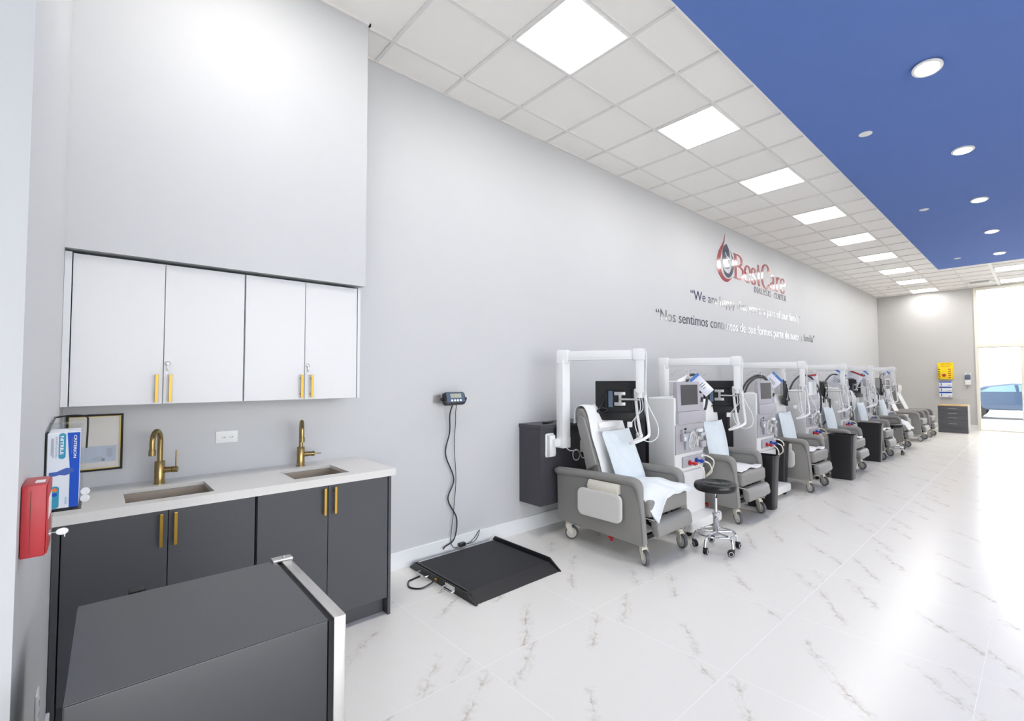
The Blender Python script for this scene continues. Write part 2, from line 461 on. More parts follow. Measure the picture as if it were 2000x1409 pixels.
# ceiling: white grid area, blue dropped panel
struct('ceiling', MB().box(-0.15, XR+0.15, YB-0.15, YE+0.15, ZC+0.012, ZC+0.12), 'ceiling_tile')
GX, GY, G = 0.307, 1.527, 0.6096
BX0, BX1, BY0, BY1 = 1.905, 6.6, -2.0, 13.9
struct('ceiling_blue', MB().box(BX0, BX1, BY0, BY1, ZC-0.012, ZC+0.011), 'blue_paint')
struct('trim_2', MB().box(BX0-0.012, BX0, BY0, BY1+0.012, ZC-0.014, ZC+0.011).box(BX0-0.012, BX1, BY1, BY1+0.012, ZC-0.014, ZC+0.011), 'ceiling_bar_white')
w = 0.012
mb = MB()
i = 0
while GX+i*G < XR:
    x = GX+i*G
    if x < BX0-0.02 or x > BX1+0.02: mb.box(x-w, x+w, YB, YE, ZC, ZC+0.0125)
    else: mb.box(x-w, x+w, BY1+0.012, YE, ZC, ZC+0.0125); mb.box(x-w, x+w, YB, BY0, ZC, ZC+0.0125)
    i += 1
j = -9
while GY+j*G < YE:
    y = GY+j*G
    if y > YB:
        if y > BY1+0.02 or y < BY0-0.02: mb.box(0, XR, y-w, y+w, ZC+0.0005, ZC+0.012)
        else:
            mb.box(0, BX0-0.012, y-w, y+w, ZC+0.0005, ZC+0.012); mb.box(BX1, XR, y-w, y+w, ZC+0.0005, ZC+0.012)
    j += 1
mb.box(0, 0.02, 1.327, YE, ZC-0.002, ZC+0.012); mb.box(0.333, 0.353, -0.113, 1.34, ZC-0.002, ZC+0.012); mb.box(0.0, 0.353, 1.327, 1.345, ZC-0.002, ZC+0.012)
mb.box(0, XR, YE-0.02, YE, ZC-0.002, ZC+0.012)
struct('trim_3', mb, 'ceiling_bar')
struct('trim_4', MB().box(2.72, 2.775, BY1+0.02, YE-0.02, ZC-0.014, ZC+0.012), 'ceiling_bar_white')
# baseboards
BBH = 0.14
struct('baseboard_left', MB().box(0.0, 0.014, 1.41, YE, 0, BBH, bev=0.003, seg=1), 'baseboard_white')
struct('baseboard_wing', MB().box(0.68, 1.955, -0.113, -0.099, 0, BBH, bev=0.003, seg=1), 'baseboard_white')
struct('baseboard_end', MB().box(0.014, WX0-0.02, YE-0.014, YE, 0, BBH, bev=0.003, seg=1), 'baseboard_white')

# storefront at the end wall: bays of a tall lower pane under a transom
bays = 3; bw = (WX1-WX0)/bays
k = 1
for b_ in range(bays):
    x0, x1 = WX0+b_*bw, WX0+(b_+1)*bw
    for (z0, z1, nm) in ((2.30, ZC-0.03, 'transom'), (0.0, 2.30, 'lower')):
        fr = MB(); t = 0.045
        zb = z0 + (0.02 if z0 == 0 else 0.0)
        fr.box(x0, x0+t, YE, YE+0.1, z0, z1); fr.box(x1-t, x1, YE, YE+0.1, z0, z1)
        fr.box(x0+t, x1-t, YE, YE+0.1, z1-t, z1); fr.box(x0+t, x1-t, YE, YE+0.1, z0, z0+(0.03 if z0 == 0 else 0.06))
        o = fr.build('window_%d' % k, 'frame_cream', smooth=False); o['kind'] = 'structure'
        MB().box(x0+t, x1-t, YE+0.05, YE+0.056, z0+0.03, z1-t).build('pane', 'window_glass', o, smooth=False)
        k += 1
struct('trim_5', MB().box(WX0-0.02, WX0+0.02, YE-0.03, YE, 0, ZC-0.02).box(WX0+0.0205, WX1, YE-0.03, YE, ZC-0.06, ZC-0.01).box(WX0+0.0205, WX1, YE-0.03, YE, 2.27, 2.33), 'frame_cream')
for b_ in range(6):
    y0, y1 = -3.5+b_*1.5, -3.5+(b_+1)*1.5; t = 0.04
    fr = MB(); fr.box(XR, XR+0.1, y0, y0+t, 0.1, 3.3); fr.box(XR, XR+0.1, y1-t, y1, 0.1, 3.3); fr.box(XR, XR+0.1, y0+t, y1-t, 3.26, 3.3); fr.box(XR, XR+0.1, y0+t, y1-t, 0.1, 0.14)
    o = fr.build('window_%d' % k, 'frame_cream', smooth=False); o['kind'] = 'structure'; k += 1
    MB().box(XR+0.05, XR+0.056, y0+t, y1-t, 0.14, 3.26).build('pane', 'window_glass', o, smooth=False)
# outdoors
g = MB().box(-40, 60, -40, 80, -0.22, -0.12).build('pavement_outside', 'outside_ground', smooth=False); g['kind'] = 'structure'
b = thing('building_outside', 'pale low building with a grey band seen through the end window', 'building', (0, 40, -0.12))
MB().box(-12, 24, 0, 8, 0, 2.22).build('wall', 'outside_wall', b, smooth=False)
MB().box(-12, 24, -0.1, 8, 2.22, 2.58).build('band', 'outside_band', b, smooth=False)
MB().box(-12, 24, 0, 8, 2.58, 3.9).build('parapet', 'outside_wall', b, smooth=False)
def car():
    c = thing('car', 'dark blue car parked outside the end window', 'car', (3.1, 25.0, -0.12))
    prof = [(-2.3,0.35),(-2.35,0.62),(-2.2,0.92),(-1.7,1.02),(-1.15,1.24),(-0.4,1.35),(0.5,1.33),(1.2,1.12),(2.1,0.95),(2.3,0.7),(2.3,0.35)]
    MB().prism(prof, 'y', -0.85, 0.85, bev=0.08, seg=3).build('body', 'car_paint', c)
    for s in (-1, 1):
        MB().prism([(-1.3,1.02),(-0.98,1.2),(-0.35,1.29),(-0.3,1.03)], 'y', s*0.835, s*0.857).build('side_window', 'car_glass', c, smooth=False)
        MB().prism([(-0.22,1.03),(-0.25,1.29),(0.45,1.27),(0.95,1.06)], 'y', s*0.835, s*0.857).build('side_window', 'car_glass', c, smooth=False)
        for x in (-1.45, 1.45):
            w_ = MB().lathe([(0.2,0),(0.33,0.02),(0.33,0.2),(0.2,0.22)], (x, s*0.75-0.11, 0.33), 'y', 24).build('wheel', 'black_matte', c)
car()

# ------------------------------------------------------------------ ceiling fittings
def light_proto():
    t = thing('ceiling_light', '', 'light', (0, 0, 0))
    h = G/2-0.012
    f = MB(); fw = 0.012
    f.box(-h, h, -h, -h+fw, -0.004, 0.008).box(-h, h, h-fw, h, -0.004, 0.008).box(-h, -h+fw, -h+fw, h-fw, -0.004, 0.008).box(h-fw, h, -h+fw, h-fw, -0.004, 0.008)
    f.build('frame', 'ceiling_bar_white', t, smooth=False)
    MB().box(-h+fw, h-fw, -h+fw, h-fw, -0.001, 0.006).build('diffuser', 'diffuser', t, smooth=False)
    return t
lp = light_proto(); first = True
names = ['square ceiling light panel nearest the camera, large at the top of the photo', 'second square ceiling light panel of the row, just past the first', 'third ceiling light panel of the row beside the blue ceiling', 'fourth ceiling light panel, above the logo on the long wall', 'fifth ceiling light panel of the row, counted from the camera', 'sixth ceiling light panel of the row, counted from the camera', 'seventh ceiling light panel, third from the far wall', 'eighth ceiling light panel, last but one before the far wall', 'ceiling light panel closest to the grey end wall, last of the row']
for n_, j in enumerate(range(1, 26, 3)):
    c = (GX+1.5*G, GY+(j+0.5)*G, ZC+0.001)
    if first: o = lp; o.location = c; first = False; o['label'] = names[0]; o['group'] = 'square ceiling light panels in a row'
    else: o = dup(lp, c, label=names[n_], group='square ceiling light panels in a row')
for x_, y_ in ((2.775+0.5*1.2, 14.95), (2.775+0.6, 16.9)):
    t = thing('strip_light', 'long white ceiling light beyond the blue ceiling, ' + ('nearer the blue edge' if y_ < 16 else 'nearest the end window'), 'light', (x_, y_, ZC))
    MB().box(-0.57, 0.57, -0.28, 0.28, -0.003, 0.008).build('diffuser', 'diffuser', t, smooth=False)
    MB().box(-0.59, 0.59, -0.3, -0.28, -0.006, 0.01).box(-0.59, 0.59, 0.28, 0.3, -0.006, 0.01).box(-0.59, -0.57, -0.28, 0.28, -0.006, 0.01).box(0.57, 0.59, -0.28, 0.28, -0.006, 0.01).build('frame', 'ceiling_bar_white', t, smooth=False)
# unseen panels added for light before the row; more beyond the blue ceiling
for j in (-2, -5): dup(lp, (GX+1.5*G, GY+(j+0.5)*G, ZC+0.001), label='unseen square ceiling light panel near the camera, added for light', group='square ceiling light panels in a row')
for j in range(-2, 26, 3): dup(lp, (GX+11.5*G, GY+(j+0.5)*G, ZC+0.001), label='square ceiling light panel on the window side of the blue ceiling', group='light panels on the window side')
dl = ['round downlight hanging askew with copper clip showing, nearest in the blue ceiling', 'second round downlight in the blue ceiling', 'third round downlight in the blue ceiling', 'fourth round downlight in the blue ceiling', 'fifth round downlight in the blue ceiling, farthest one']
for n_, (x_, y_) in enumerate(((2.93, 4.67), (2.96, 6.70), (2.95, 8.76), (2.96, 10.83), (2.96, 12.86))):
    t = thing('downlight', dl[n_], 'light', (x_, y_, ZC-0.012), group='round downlights in the blue ceiling')
    tilt = Matrix.Rotation(math.radians(-9 if n_ == 0 else -3), 4, 'X') @ Matrix.Translation((0, 0, -0.022 if n_ == 0 else -0.008))
    MB().lathe([(0.088, -0.004), (0.098, 0.0), (0.098, 0.008), (0.08, 0.012)], (0, 0, -0.006), 'z', 32, M=tilt).build('trim_ring', 'ceiling_bar_white', t)
    MB().cyl((0, 0, -0.0125), 0.076, 0.006, 'z', 32, M=tilt).build('lens', 'downlight_glow', t)
    if n_ == 0: MB().box(0.02, 0.08, 0.03, 0.09, -0.012, 0.0, bev=0.003).build('clip', 'orange_lamp', t)
cv = ['round white sprinkler cover in the blue ceiling, nearest', 'middle round white sprinkler cover in the blue ceiling', 'farthest small round sprinkler cover in the blue ceiling']
for n_, (x_, y_) in enumerate(((2.33, 5.55), (2.36, 8.72), (2.34, 12.85))):
    tag(MB().lathe([(0.05, -0.006), (0.058, -0.003), (0.058, 0.002)], (0, 0, 0), 'z', 28).build('sprinkler_cover', 'ceiling_bar_white', loc=(x_, y_, ZC-0.012)), cv[n_], 'sprinkler cover', 'round covers in the blue ceiling')
tag(MB().cyl((0, 0, -0.006), 0.04, 0.008).build('sprinkler_cover', 'silver', loc=(0.62, 15.85, ZC+0.01)), 'small sprinkler cover in the white ceiling near the end wall', 'sprinkler cover')
t = thing('ceiling_vent', 'small slotted air vent in the white ceiling above the end wall', 'vent', (2.42, 16.62, ZC))
MB().box(-0.24, 0.24, -0.1, 0.1, -0.006, 0.0).build('frame', 'ceiling_bar_white', t, smooth=False)
MB().box(-0.19, 0.17, -0.075, 0.075, -0.008, -0.006).build('backing', 'vent_dark', t, smooth=False)
mb = MB()
for q in range(5): mb.box(-0.19, 0.17, -0.07+q*0.033, -0.062+q*0.033, -0.012, -0.008)
mb.build('slat', 'ceiling_bar', t, smooth=False)

# ------------------------------------------------------------------ upper cabinets (white gloss, two units with locks)
UZ0, UZ1, UX = 1.353, 2.092, 0.31
def upper_unit(name, label, y0, y1, ym, hy, ly):
    t = thing(name, label, 'cabinet', (0, y0, UZ0), 0, 'white wall cabinets over the sinks')
    h = UZ1-UZ0
    MB().box(0.001, UX-0.02, 0.001, y1-y0-0.001, 0, h).build('body', 'white_edge', t, smooth=False)
    for a, b, hh in ((0.002, ym-y0-0.0015, hy[0]), (ym-y0+0.0015, y1-y0-0.002, hy[1])):
        d = MB().box(UX-0.018, UX, a, b, 0.001, h-0.004, bev=0.0015, seg=1).build('door', 'white_gloss', t, smooth=False)
        hm = MB(); q = hh-y0
        hm.box(UX+0.022, UX+0.03, q-0.007, q+0.007, 0.012, 0.155, bev=0.001, seg=1)
        hm.box(UX, UX+0.022, q-0.005, q+0.005, 0.03, 0.04).box(UX, UX+0.022, q-0.005, q+0.005, 0.127, 0.137)
        hm.build('handle', 'brass', d, smooth=False)
        if hh == hy[1]:
            l = MB().lathe([(0.012, 0), (0.012, 0.004), (0.009, 0.006)], (UX, ly-y0, 0.213), 'x', 20).build('lock', 'silver', d)
            MB().box(UX+0.006, UX+0.016, ly-y0-0.001, ly-y0+0.001, 0.185, 0.215).cyl((UX+0.01, ly-y0-0.001, 0.18), 0.009, 0.002, 'y', 16).box(UX+0.009, UX+0.011, ly-y0-0.004, ly-y0-0.001, 0.158, 0.176).build('key', 'silver', d)
upper_unit('wall_cabinet', 'white gloss two-door wall cabinet at the left, next to the short wall', -0.085, 0.627, 0.264, (0.2365, 0.293), 0.281)
upper_unit('wall_cabinet', 'white gloss two-door wall cabinet at the right, with narrower doors', 0.63, 1.282, 0.955, (0.934, 0.993), 0.973)
t = tag(MB().box(0.001, UX, -0.112, -0.087, UZ0, UZ1+0.002).build('filler_strip', 'white_edge', smooth=False), 'narrow white filler strip between left wall cabinet and short wall', 'filler strip')
t = tag(MB().box(0.001, UX, 1.285, 1.303, UZ0, UZ1+0.002).build('filler_strip', 'white_edge', smooth=False), 'narrow white end panel at the right of the wall cabinets', 'filler strip')

# ------------------------------------------------------------------ base cabinets and counter
CZ0, CZ1, CD = 0.868, 0.911, 0.634
BF = 0.609
def base_unit(name, label, y0, y1, ym, hy):
    t = thing(name, label, 'cabinet', (0, y0, 0), 0, 'dark grey base cabinets under the counter')
    w_ = y1-y0
    bm_ = MB().box(0.02, BF-0.02, 0.0, 0.018, 0.1, CZ0-0.001).box(0.02, BF-0.02, w_-0.018, w_, 0.1, CZ0-0.001).box(0.02, BF-0.02, 0.018, w_-0.018, 0.1, 0.118).box(0.02, 0.03, 0.018, w_-0.018, 0.118, CZ0-0.001)
    bm_.build('body', 'grey_laminate', t, smooth=False)
    MB().box(0.5, 0.545, 0.0, w_, 0.0, 0.1).build('toe_kick', 'grey_laminate', t, smooth=False)
    for a, b, hh in ((0.002, ym-y0-0.0015, hy[0]), (ym-y0+0.0015, y1-y0-0.002, hy[1])):
        d = MB().box(BF-0.019, BF, a, b, 0.109, CZ0-0.004, bev=0.001, seg=1).build('door', 'grey_laminate', t, smooth=False)
        q = hh-y0; hm = MB()
        hm.box(BF+0.022, BF+0.031, q-0.0065, q+0.0065, 0.70, 0.852, bev=0.001, seg=1)
        hm.box(BF, BF+0.022, q-0.005, q+0.005, 0.722, 0.732).box(BF, BF+0.022, q-0.005, q+0.005, 0.82, 0.83)
        hm.build('handle', 'brass', d, smooth=False)
base_unit('base_cabinet', 'dark grey two-door base cabinet under the left sink', -0.086, 0.634, 0.272, (0.2445, 0.298))
base_unit('base_cabinet', 'dark grey two-door base cabinet under the right sink', 0.642, 1.368, 1.003, (0.979, 1.037))
tag(MB().box(0.02, BF, -0.111, -0.089, 0, CZ0-0.001).build('filler_strip', 'grey_laminate', smooth=False), 'dark grey filler strip between base cabinets and short wall', 'filler strip')
tag(MB().box(0.016, BF+0.001, 1.372, 1.389, 0, CZ0-0.001).build('end_panel', 'grey_laminate', smooth=False), 'dark grey end panel closing the base cabinets at the right', 'end panel')
S1 = (0.215, 0.555, 0.12, 0.462); S2 = (0.205, 0.54, 0.842, 1.152)
def counter():
    mb = MB(); ZB = CZ1-0.02
    ys = [-0.112, S1[2], S1[3], S2[2], S2[3], 1.408]
    mb.box(0.001, CD, ys[0], ys[1], ZB, CZ1).box(0.001, CD, ys[2], ys[3], ZB, CZ1).box(0.001, CD, ys[4], ys[5], ZB, CZ1)
    for S in (S1, S2):
        mb.box(0.001, S[0], S[2], S[3], ZB, CZ1).box(S[1], CD, S[2], S[3], ZB, CZ1)
    bmesh.ops.remove_doubles(mb.bm, verts=mb.bm.verts[:], dist=1e-5)
    seen = {}
    for f in mb.bm.faces: seen.setdefault(frozenset(f.verts), []).append(f)
    bmesh.ops.delete(mb.bm, geom=[f for v in seen.values() if len(v) > 1 for f in v], context='FACES')
    mb.box(CD-0.02, CD, -0.112, 1.408, CZ0, ZB-0.0001).box(0.001, CD-0.0201, 1.39, 1.408, CZ0, ZB-0.0001)
    return tag(mb.build('countertop', 'quartz', smooth=False), 'white speckled stone countertop with two sink cut-outs', 'countertop')
counter()
for S, lab in ((S1, 'undermount steel sink at the left, nearer the short wall'), (S2, 'undermount steel sink at the right end of the counter')):
    t = thing('sink', lab, 'sink', ((S[0]+S[1])/2, (S[2]+S[3])/2, CZ1-0.0205-0.17), 0, 'undermount sinks')
    a, b = (S[1]-S[0])/2+0.004, (S[3]-S[2])/2+0.004; q = 0.003
    mb = MB().box(-a, a, -b, b, 0, q).box(-a, -a+q, -b, b, q, 0.169).box(a-q, a, -b, b, q, 0.169).box(-a+q, a-q, -b, -b+q, q, 0.169).box(-a+q, a-q, b-q, b, q, 0.169)
    mb.build('basin', 'steel_sink', t, smooth=False)
    MB().lathe([(0.04, 0), (0.04, 0.003), (0.03, 0.001), (0.01, 0.001)], (0, 0, 0.004), 'z', 24).build('drain', 'chrome', t)
def faucet(loc, rot, label, lever_up):
    t = thing('faucet', label, 'faucet', loc, rot, 'brushed brass faucets')
    MB().lathe([(0.026, 0), (0.026, 0.004), (0.0235, 0.005), (0.0235, 0.122), (0.022, 0.124)], (0, 0, 0), 'z', 32).build('body', 'brass_faucet', t)
    R = 0.052
    pts = [(0, 0, 0.12), (0, 0, 0.18), (0, 0, 0.235)]
    for k in range(1, 13):
        a = PI*k/12; pts.append((R-R*math.cos(a), 0, 0.235+R*math.sin(a)*1.1))
    pts.append((2*R, 0, 0.2)); pts.append((2*R, 0, 0.172))
    MB().tube(pts, [0.0125]*(len(pts)-1)+[0.0125], n=20, up=(0, 1, 0)).build('spout', 'brass_faucet', t)
    MB().lathe([(0.014, 0), (0.0155, 0.001), (0.0155, 0.03), (0.014, 0.031)], (2*R, 0, 0.166), 'z', 20).build('nozzle', 'brass_faucet', t)
    h = MB().cyl((0, 0.02, 0.074), 0.0155, 0.038, 'y', 24).cyl((0, 0.060, 0.074), 0.0165, 0.022, 'y', 24, rim=0.001).build('valve', 'brass_faucet', t)
    if lever_up: MB().tube([(0, 0.073, 0.088), (0, 0.073, 0.178)], 0.0036, 12).build('lever', 'brass_faucet', h)
    else: MB().tube([(0, 0.080, 0.074), (0.004, 0.122, 0.073)], 0.0036, 12).build('lever', 'brass_faucet', h)
faucet((0.134, 0.274, CZ1), math.radians(-23), 'brushed brass faucet at the left sink with its lever upright', True)
faucet((0.104, 1.001, CZ1), math.radians(-13), 'brushed brass faucet at the right sink with its lever pointing sideways', False)

def outlet(loc, M_, label, horiz=False):
    """duplex outlet; local plane XZ facing -y"""
    t = bpy.data.objects.new('wall_outlet', None); COL.objects.link(t); t.matrix_world = M_; tag(t, label, 'outlet')
    W_, H_ = (0.115, 0.072) if horiz else (0.072, 0.115)
    p = MB().box(-W_/2, W_/2, -0.006, 0, -H_/2, H_/2, bev=0.002, seg=2).build('plate', 'outlet_white', t)
    A, B = (0.068, 0.034) if horiz else (0.034, 0.068)
    f = MB().box(-A/2, A/2, -0.008, -0.0055, -B/2, B/2, bev=0.001, seg=1).build('receptacle', 'white_plastic', t)
    for s in (-1, 1):
        mb = MB(); c = s*0.019
        if horiz:
            mb.box(c-0.006, c-0.0045, -0.0085, -0.0078, -0.006, 0.0).box(c+0.002, c+0.0035, -0.0085, -0.0078, -0.007, 0.001); mb.cyl((c+0.009, -0.0085, -0.002), 0.003, 0.0006, 'y', 12)
        else:
            mb.box(-0.007, -0.0055, -0.0085, -0.0078, c-0.002, c+0.006).box(0.0055, 0.007, -0.0085, -0.0078, c-0.002, c+0.006); mb.cyl((0, -0.0085, c-0.007), 0.003, 0.0006, 'y', 12)
        mb.build('slot', 'black_matte', f, smooth=False)
    return t
outlet(None, face_px(0.0005, 0.605, 1.126), 'white horizontal outlet plate on the wall between the two faucets', True)

# ------------------------------------------------------------------ certificate behind the gloves
t = thing('picture_frame', 'black and gold framed certificate on the wall behind the glove boxes', 'picture frame', (0, 0.0125, 1.147))
def fr4(mb, a, b, w_, x0, x1):
    return mb.box(x0, x1, -a, a, b-w_, b).box(x0, x1, -a, a, -b, -b+w_).box(x0, x1, -a, -a+w_, -b+w_, b-w_).box(x0, x1, a-w_, a, -b+w_, b-w_)
fr4(MB(), 0.1115, 0.15, 0.01, 0.001, 0.016).build('frame', 'frame_black', t, smooth=False)
fr4(MB(), 0.1015, 0.14, 0.003, 0.001, 0.012).build('inner_rim', 'frame_gold', t, smooth=False)
MB().box(0.001, 0.005, -0.0985, 0.0985, -0.137, 0.137).build('mat_board', 'paper_cream', t, smooth=False)
doc = MB().box(0.005, 0.0056, -0.09, 0.085, -0.105, -0.02).build('document', 'paper_blue', t, smooth=False)
mb = MB()
for q in range(12): mb.box(0.0056, 0.006, 0.045+(q % 2)*0.004, 0.075-(q % 3)*0.004, -0.035-q*0.004, -0.0338-q*0.004)
for q in range(4): mb.box(0.0056, 0.006, 0.0-(q*0.004), 0.03, -0.078-q*0.006, -0.0768-q*0.006)
mb.box(0.0056, 0.006, 0.028, 0.04, -0.1, -0.086)
mb.build('print', 'text_grey', doc, smooth=False)

# ------------------------------------------------------------------ glove box rack on the short wall
WY = -0.113
t = thing('glove_rack', 'clear acrylic and black wire rack on the short wall holding glove boxes', 'rack', (1.0, WY, 1.04))
mb = MB()
mb.box(-0.02, -0.016, 0.001, 0.092, 0.0, 0.285)
mb.box(-0.016, 0.2, 0.001, 0.092, 0.0, 0.003)
mb.build('holder', 'clear_acrylic', t, smooth=False)
mb = MB(); mb.tube(ease([(-0.25, 0.002, 0.29), (-0.25, 0.05, 0.296), (-0.25, 0.094, 0.29), (-0.25, 0.1, 0.26), (-0.25, 0.098, 0.16)]), 0.0032, 8); mb.tube([(0.195, 0.004, 0.265), (0.195, 0.004, 0.0)], 0.003, 8); mb.tube([(-0.25, 0.006, 0.29), (0.0, 0.006, 0.28), (0.19, 0.006, 0.265)], 0.003, 8)
mb.build('wire_frame', 'black_plastic', t)
mb = MB()
for zz in (0.02, 0.045): mb.lathe([(0.012, 0), (0.013, 0.002), (0.012, 0.004)], (0.12, 0.1, zz), 'x', 18)
mb.build('tab', 'white_plastic', t)
def glove_box(x, label, front):
    b = thing('glove_box', label, 'box', (x, WY, 1.05), 0, 'glove boxes in the rack')
    MB().box(-0.064, -0.0005, 0.006, 0.084, 0.0, 0.252, bev=0.0015, seg=1).build('carton', 'glove_white', b, smooth=False)
    z1 = 0.252
    lab = MB()
    lab.prism([(0.084, 0.0), (0.061, 0.0), (0.061, 0.13), (0.053, z1), (0.084, z1)], 'x', -0.0004, 0.0002)
    lab.build('blue_band', 'glove_blue', b, smooth=False)
    MB().prism(rrect(0.033, 0.05, 0.165, z1-0.0005, 0.008), 'x', -0.0004, 0.0003).build('teal_patch', 'glove_teal', b, smooth=False)
    MB().prism(rrect(0.016, 0.037, 0.001, 0.075, 0.009), 'x', -0.0004, 0.0003).build('teal_patch', 'glove_teal', b, smooth=False)
    if front:
        def vt(body, yc, z_top, length, hgt, mname, bold=0.0, ext=0.0001):
            # reads downwards: text x -> -z, text z -> +y ... letters lean to the right
            me = text_mesh(body, 1.0, width=length, height=hgt, ext=ext, bold=bold)
            Mx = Matrix(((0, -1, 0, 0.0007), (0, 0, 1, yc), (-1, 0, 0, z_top), (0, 0, 0, 1)))
            MB().add_mesh(me, Mx).build('print', mname, b, smooth=False, recalc=False)
        vt('CRITERION', 0.069, 0.243, 0.078, 0.0075, 'label_white', 0.02)
        vt('NITRILE', 0.0365, 0.242, 0.062, 0.0085, 'label_white', 0.02)
        vt('EXAM GLOVES', 0.0255, 0.240, 0.07, 0.005, 'text_grey')
        vt('N200', 0.051, 0.035, 0.022, 0.005, 'glove_teal')
        MB().cyl((0.0002, 0.0265, 0.063), 0.0062, 0.0004, 'x', 20).build('size_mark', 'glove_orange', b, smooth=False)
        MB().cyl((0.0002, 0.0265, 0.047), 0.0062, 0.0004, 'x', 20).build('count_mark', 'glove_blue', b, smooth=False)
        hand = [(0.012, 0.135), (0.03, 0.134), (0.042, 0.128), (0.053, 0.123), (0.066, 0.125), (0.073, 0.129), (0.066, 0.131), (0.074, 0.136), (0.066, 0.139), (0.06, 0.145), (0.05, 0.148), (0.036, 0.145), (0.028, 0.148), (0.012, 0.149)]
        hand = [(y_, 0.122-(z_-0.135)) for y_, z_ in hand]
        MB().prism([(y_, z_) for y_, z_ in hand], 'x', 0.0002, 0.0008).build('hand_picture', 'glove_hand', b, smooth=False)
        for q in range(3): MB().box(0.0002, 0.0006, 0.020-q*0.0025, 0.021-q*0.0025, 0.17+q*0.004, 0.235).build('small_print', 'text_grey', b, smooth=False)
        MB().box(0.0002, 0.0006, 0.064, 0.0648, 0.18, 0.235).build('small_print', 'text_grey', b, smooth=False)
    return b
glove_box(1.199, 'white and blue glove box at the front of the rack, large lettering facing out', True)
glove_box(1.130, 'middle white and blue glove box in the rack, only its top edge showing', False)
glove_box(1.061, 'rearmost white and blue glove box in the rack, only its top edge showing', False)

# ------------------------------------------------------------------ red key box
t = thing('key_box', 'red wall box with a key in its lock, mounted on the short wall', 'box', (1.9, WY, 1.08))
MB().box(-0.13, 0.0, 0.001, 0.041, 0.0, 0.163, bev=0.003).build('body', 'red_box', t)
MB().box(-0.12, 0.0012, 0.0155, 0.0163, 0.01, 0.15).build('seam', 'stripe_dark', t, smooth=False)
MB().box(-0.13, -0.0, 0.041, 0.044, 0.004, 0.159, bev=0.001, seg=1).build('door', 'red_box', t)
MB().box(-0.11, -0.01, 0.044, 0.0445, 0.08, 0.13).build('label_panel', 'label_white', t, smooth=False)
MB().box(-0.07, -0.03, 0.02, 0.036, 0.1631, 0.1636).build('sticker', 'label_white', t, smooth=False)
MB().lathe([(0.008, 0), (0.008, 0.003)], (-0.06, 0.044, 0.036), 'y', 16).build('lock', 'silver', t)
k_ = MB(); k_.tube([(-0.06, 0.047, 0.036), (-0.06, 0.056, 0.036)], 0.0015, 8)
k_.lathe([(0.0095, -0.001), (0.0095, 0.001)], (0, 0, 0), 'x', 20, M=Matrix.Translation((-0.06, 0.066, 0.036)) @ Matrix.Diagonal((1, 1.15, 0.85, 1)))
k_.build('key', 'silver', t)
MB().tube([(-0.06, 0.07, 0.034), (-0.06, 0.0705, 0.022)], 0.0012, 6).build('key_loop', 'white_plastic', t)

# ------------------------------------------------------------------ small fridge in the foreground
t = thing('mini_fridge', 'dark grey undercounter fridge with a brushed steel door edge, in the foreground', 'fridge', (1.616, -0.018, 0), math.radians(-1.17))
FW, FDp, FH = 0.547, 0.49, 0.85
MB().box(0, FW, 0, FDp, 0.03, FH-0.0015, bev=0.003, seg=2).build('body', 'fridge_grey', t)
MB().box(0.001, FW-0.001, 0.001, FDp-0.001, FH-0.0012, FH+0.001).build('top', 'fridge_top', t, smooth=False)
MB().box(0.0, FW, FDp+0.002, FDp+0.014, 0.05, FH-0.006).build('gasket', 'black_matte', t, smooth=False)
MB().box(-0.003, FW+0.004, FDp+0.014, FDp+0.046, 0.04, FH+0.001, bev=0.004, seg=2).build('door', 'steel_brushed', t)
MB().box(-0.01, 0.03, FDp-0.012, FDp+0.05, FH-0.001, FH+0.009, bev=0.002).cyl((0.01, FDp+0.025, FH+0.009), 0.006, 0.004, 'z', 12).build('hinge', 'steel_brushed', t)
for a, b in ((0.05, 0.05), (FW-0.05, 0.05), (0.05, FDp-0.05), (FW-0.05, FDp-0.05)): MB().cyl((a, b, 0), 0.018, 0.032).build('foot', 'black_matte', t)
c = MB(); c.tube(ease([(1.25, 0.05, 0.012), (1.2, 0.02, 0.3), (1.24, 0.08, 0.62), (1.30, 0.13, 0.74), (1.36, 0.17, 0.70), (1.4, 0.2, 0.55), (1.38, 0.24, 0.2), (1.42, 0.26, 0.012)]), 0.006, 8)
c.box(1.27, 1.315, 0.1, 0.15, 0.715, 0.755, bev=0.006)
tag(c.build('extension_lead', 'black_plastic'), 'black cord with plug behind the small fridge', 'cord')
outlet(None, Matrix(((-1, 0, 0, 1.22), (0, -1, 0, WY+0.0005), (0, 0, 1, 0.42), (0, 0, 0, 1))), 'white outlet on the short wall beside the small fridge')

# ------------------------------------------------------------------ floor scale and its wall display
t = thing('floor_scale', 'black platform floor scale with a ramp, lying in front of the long wall', 'scale', (0.02, 1.85, 0))
MB().prism([(0.08, 0.02), (0.08, 0.05), (0.765, 0.05), (0.765, 0.02)], 'y', 0.02, 0.75).build('platform', 'scale_mat', t, smooth=False)
MB().prism([(0.766, 0.03), (0.766, 0.05), (0.872, 0.006), (0.872, 0.001)], 'y', 0.006, 0.762).build('ramp', 'scale_black', t, smooth=False)
MB().prism([(0.0, 0.001), (0.06, 0.052), (0.079, 0.052), (0.079, 0.02)], 'y', 0.02, 0.75).build('rear_strip', 'silver', t, smooth=False)
for a, b, h in ((-0.018, 0.0, 0.053), (0.764, 0.776, 0.078)):
    MB().prism([(0.0, 0.004), (0.07, h), (0.765, h), (0.88, 0.003), (0.0, 0.003)] if False else [(0.0, 0.0015), (0.07, h), (0.765, h), (0.885, 0.008), (0.885, 0.0015)], 'y', a, b).build('side_rail', 'scale_black', t, smooth=False)
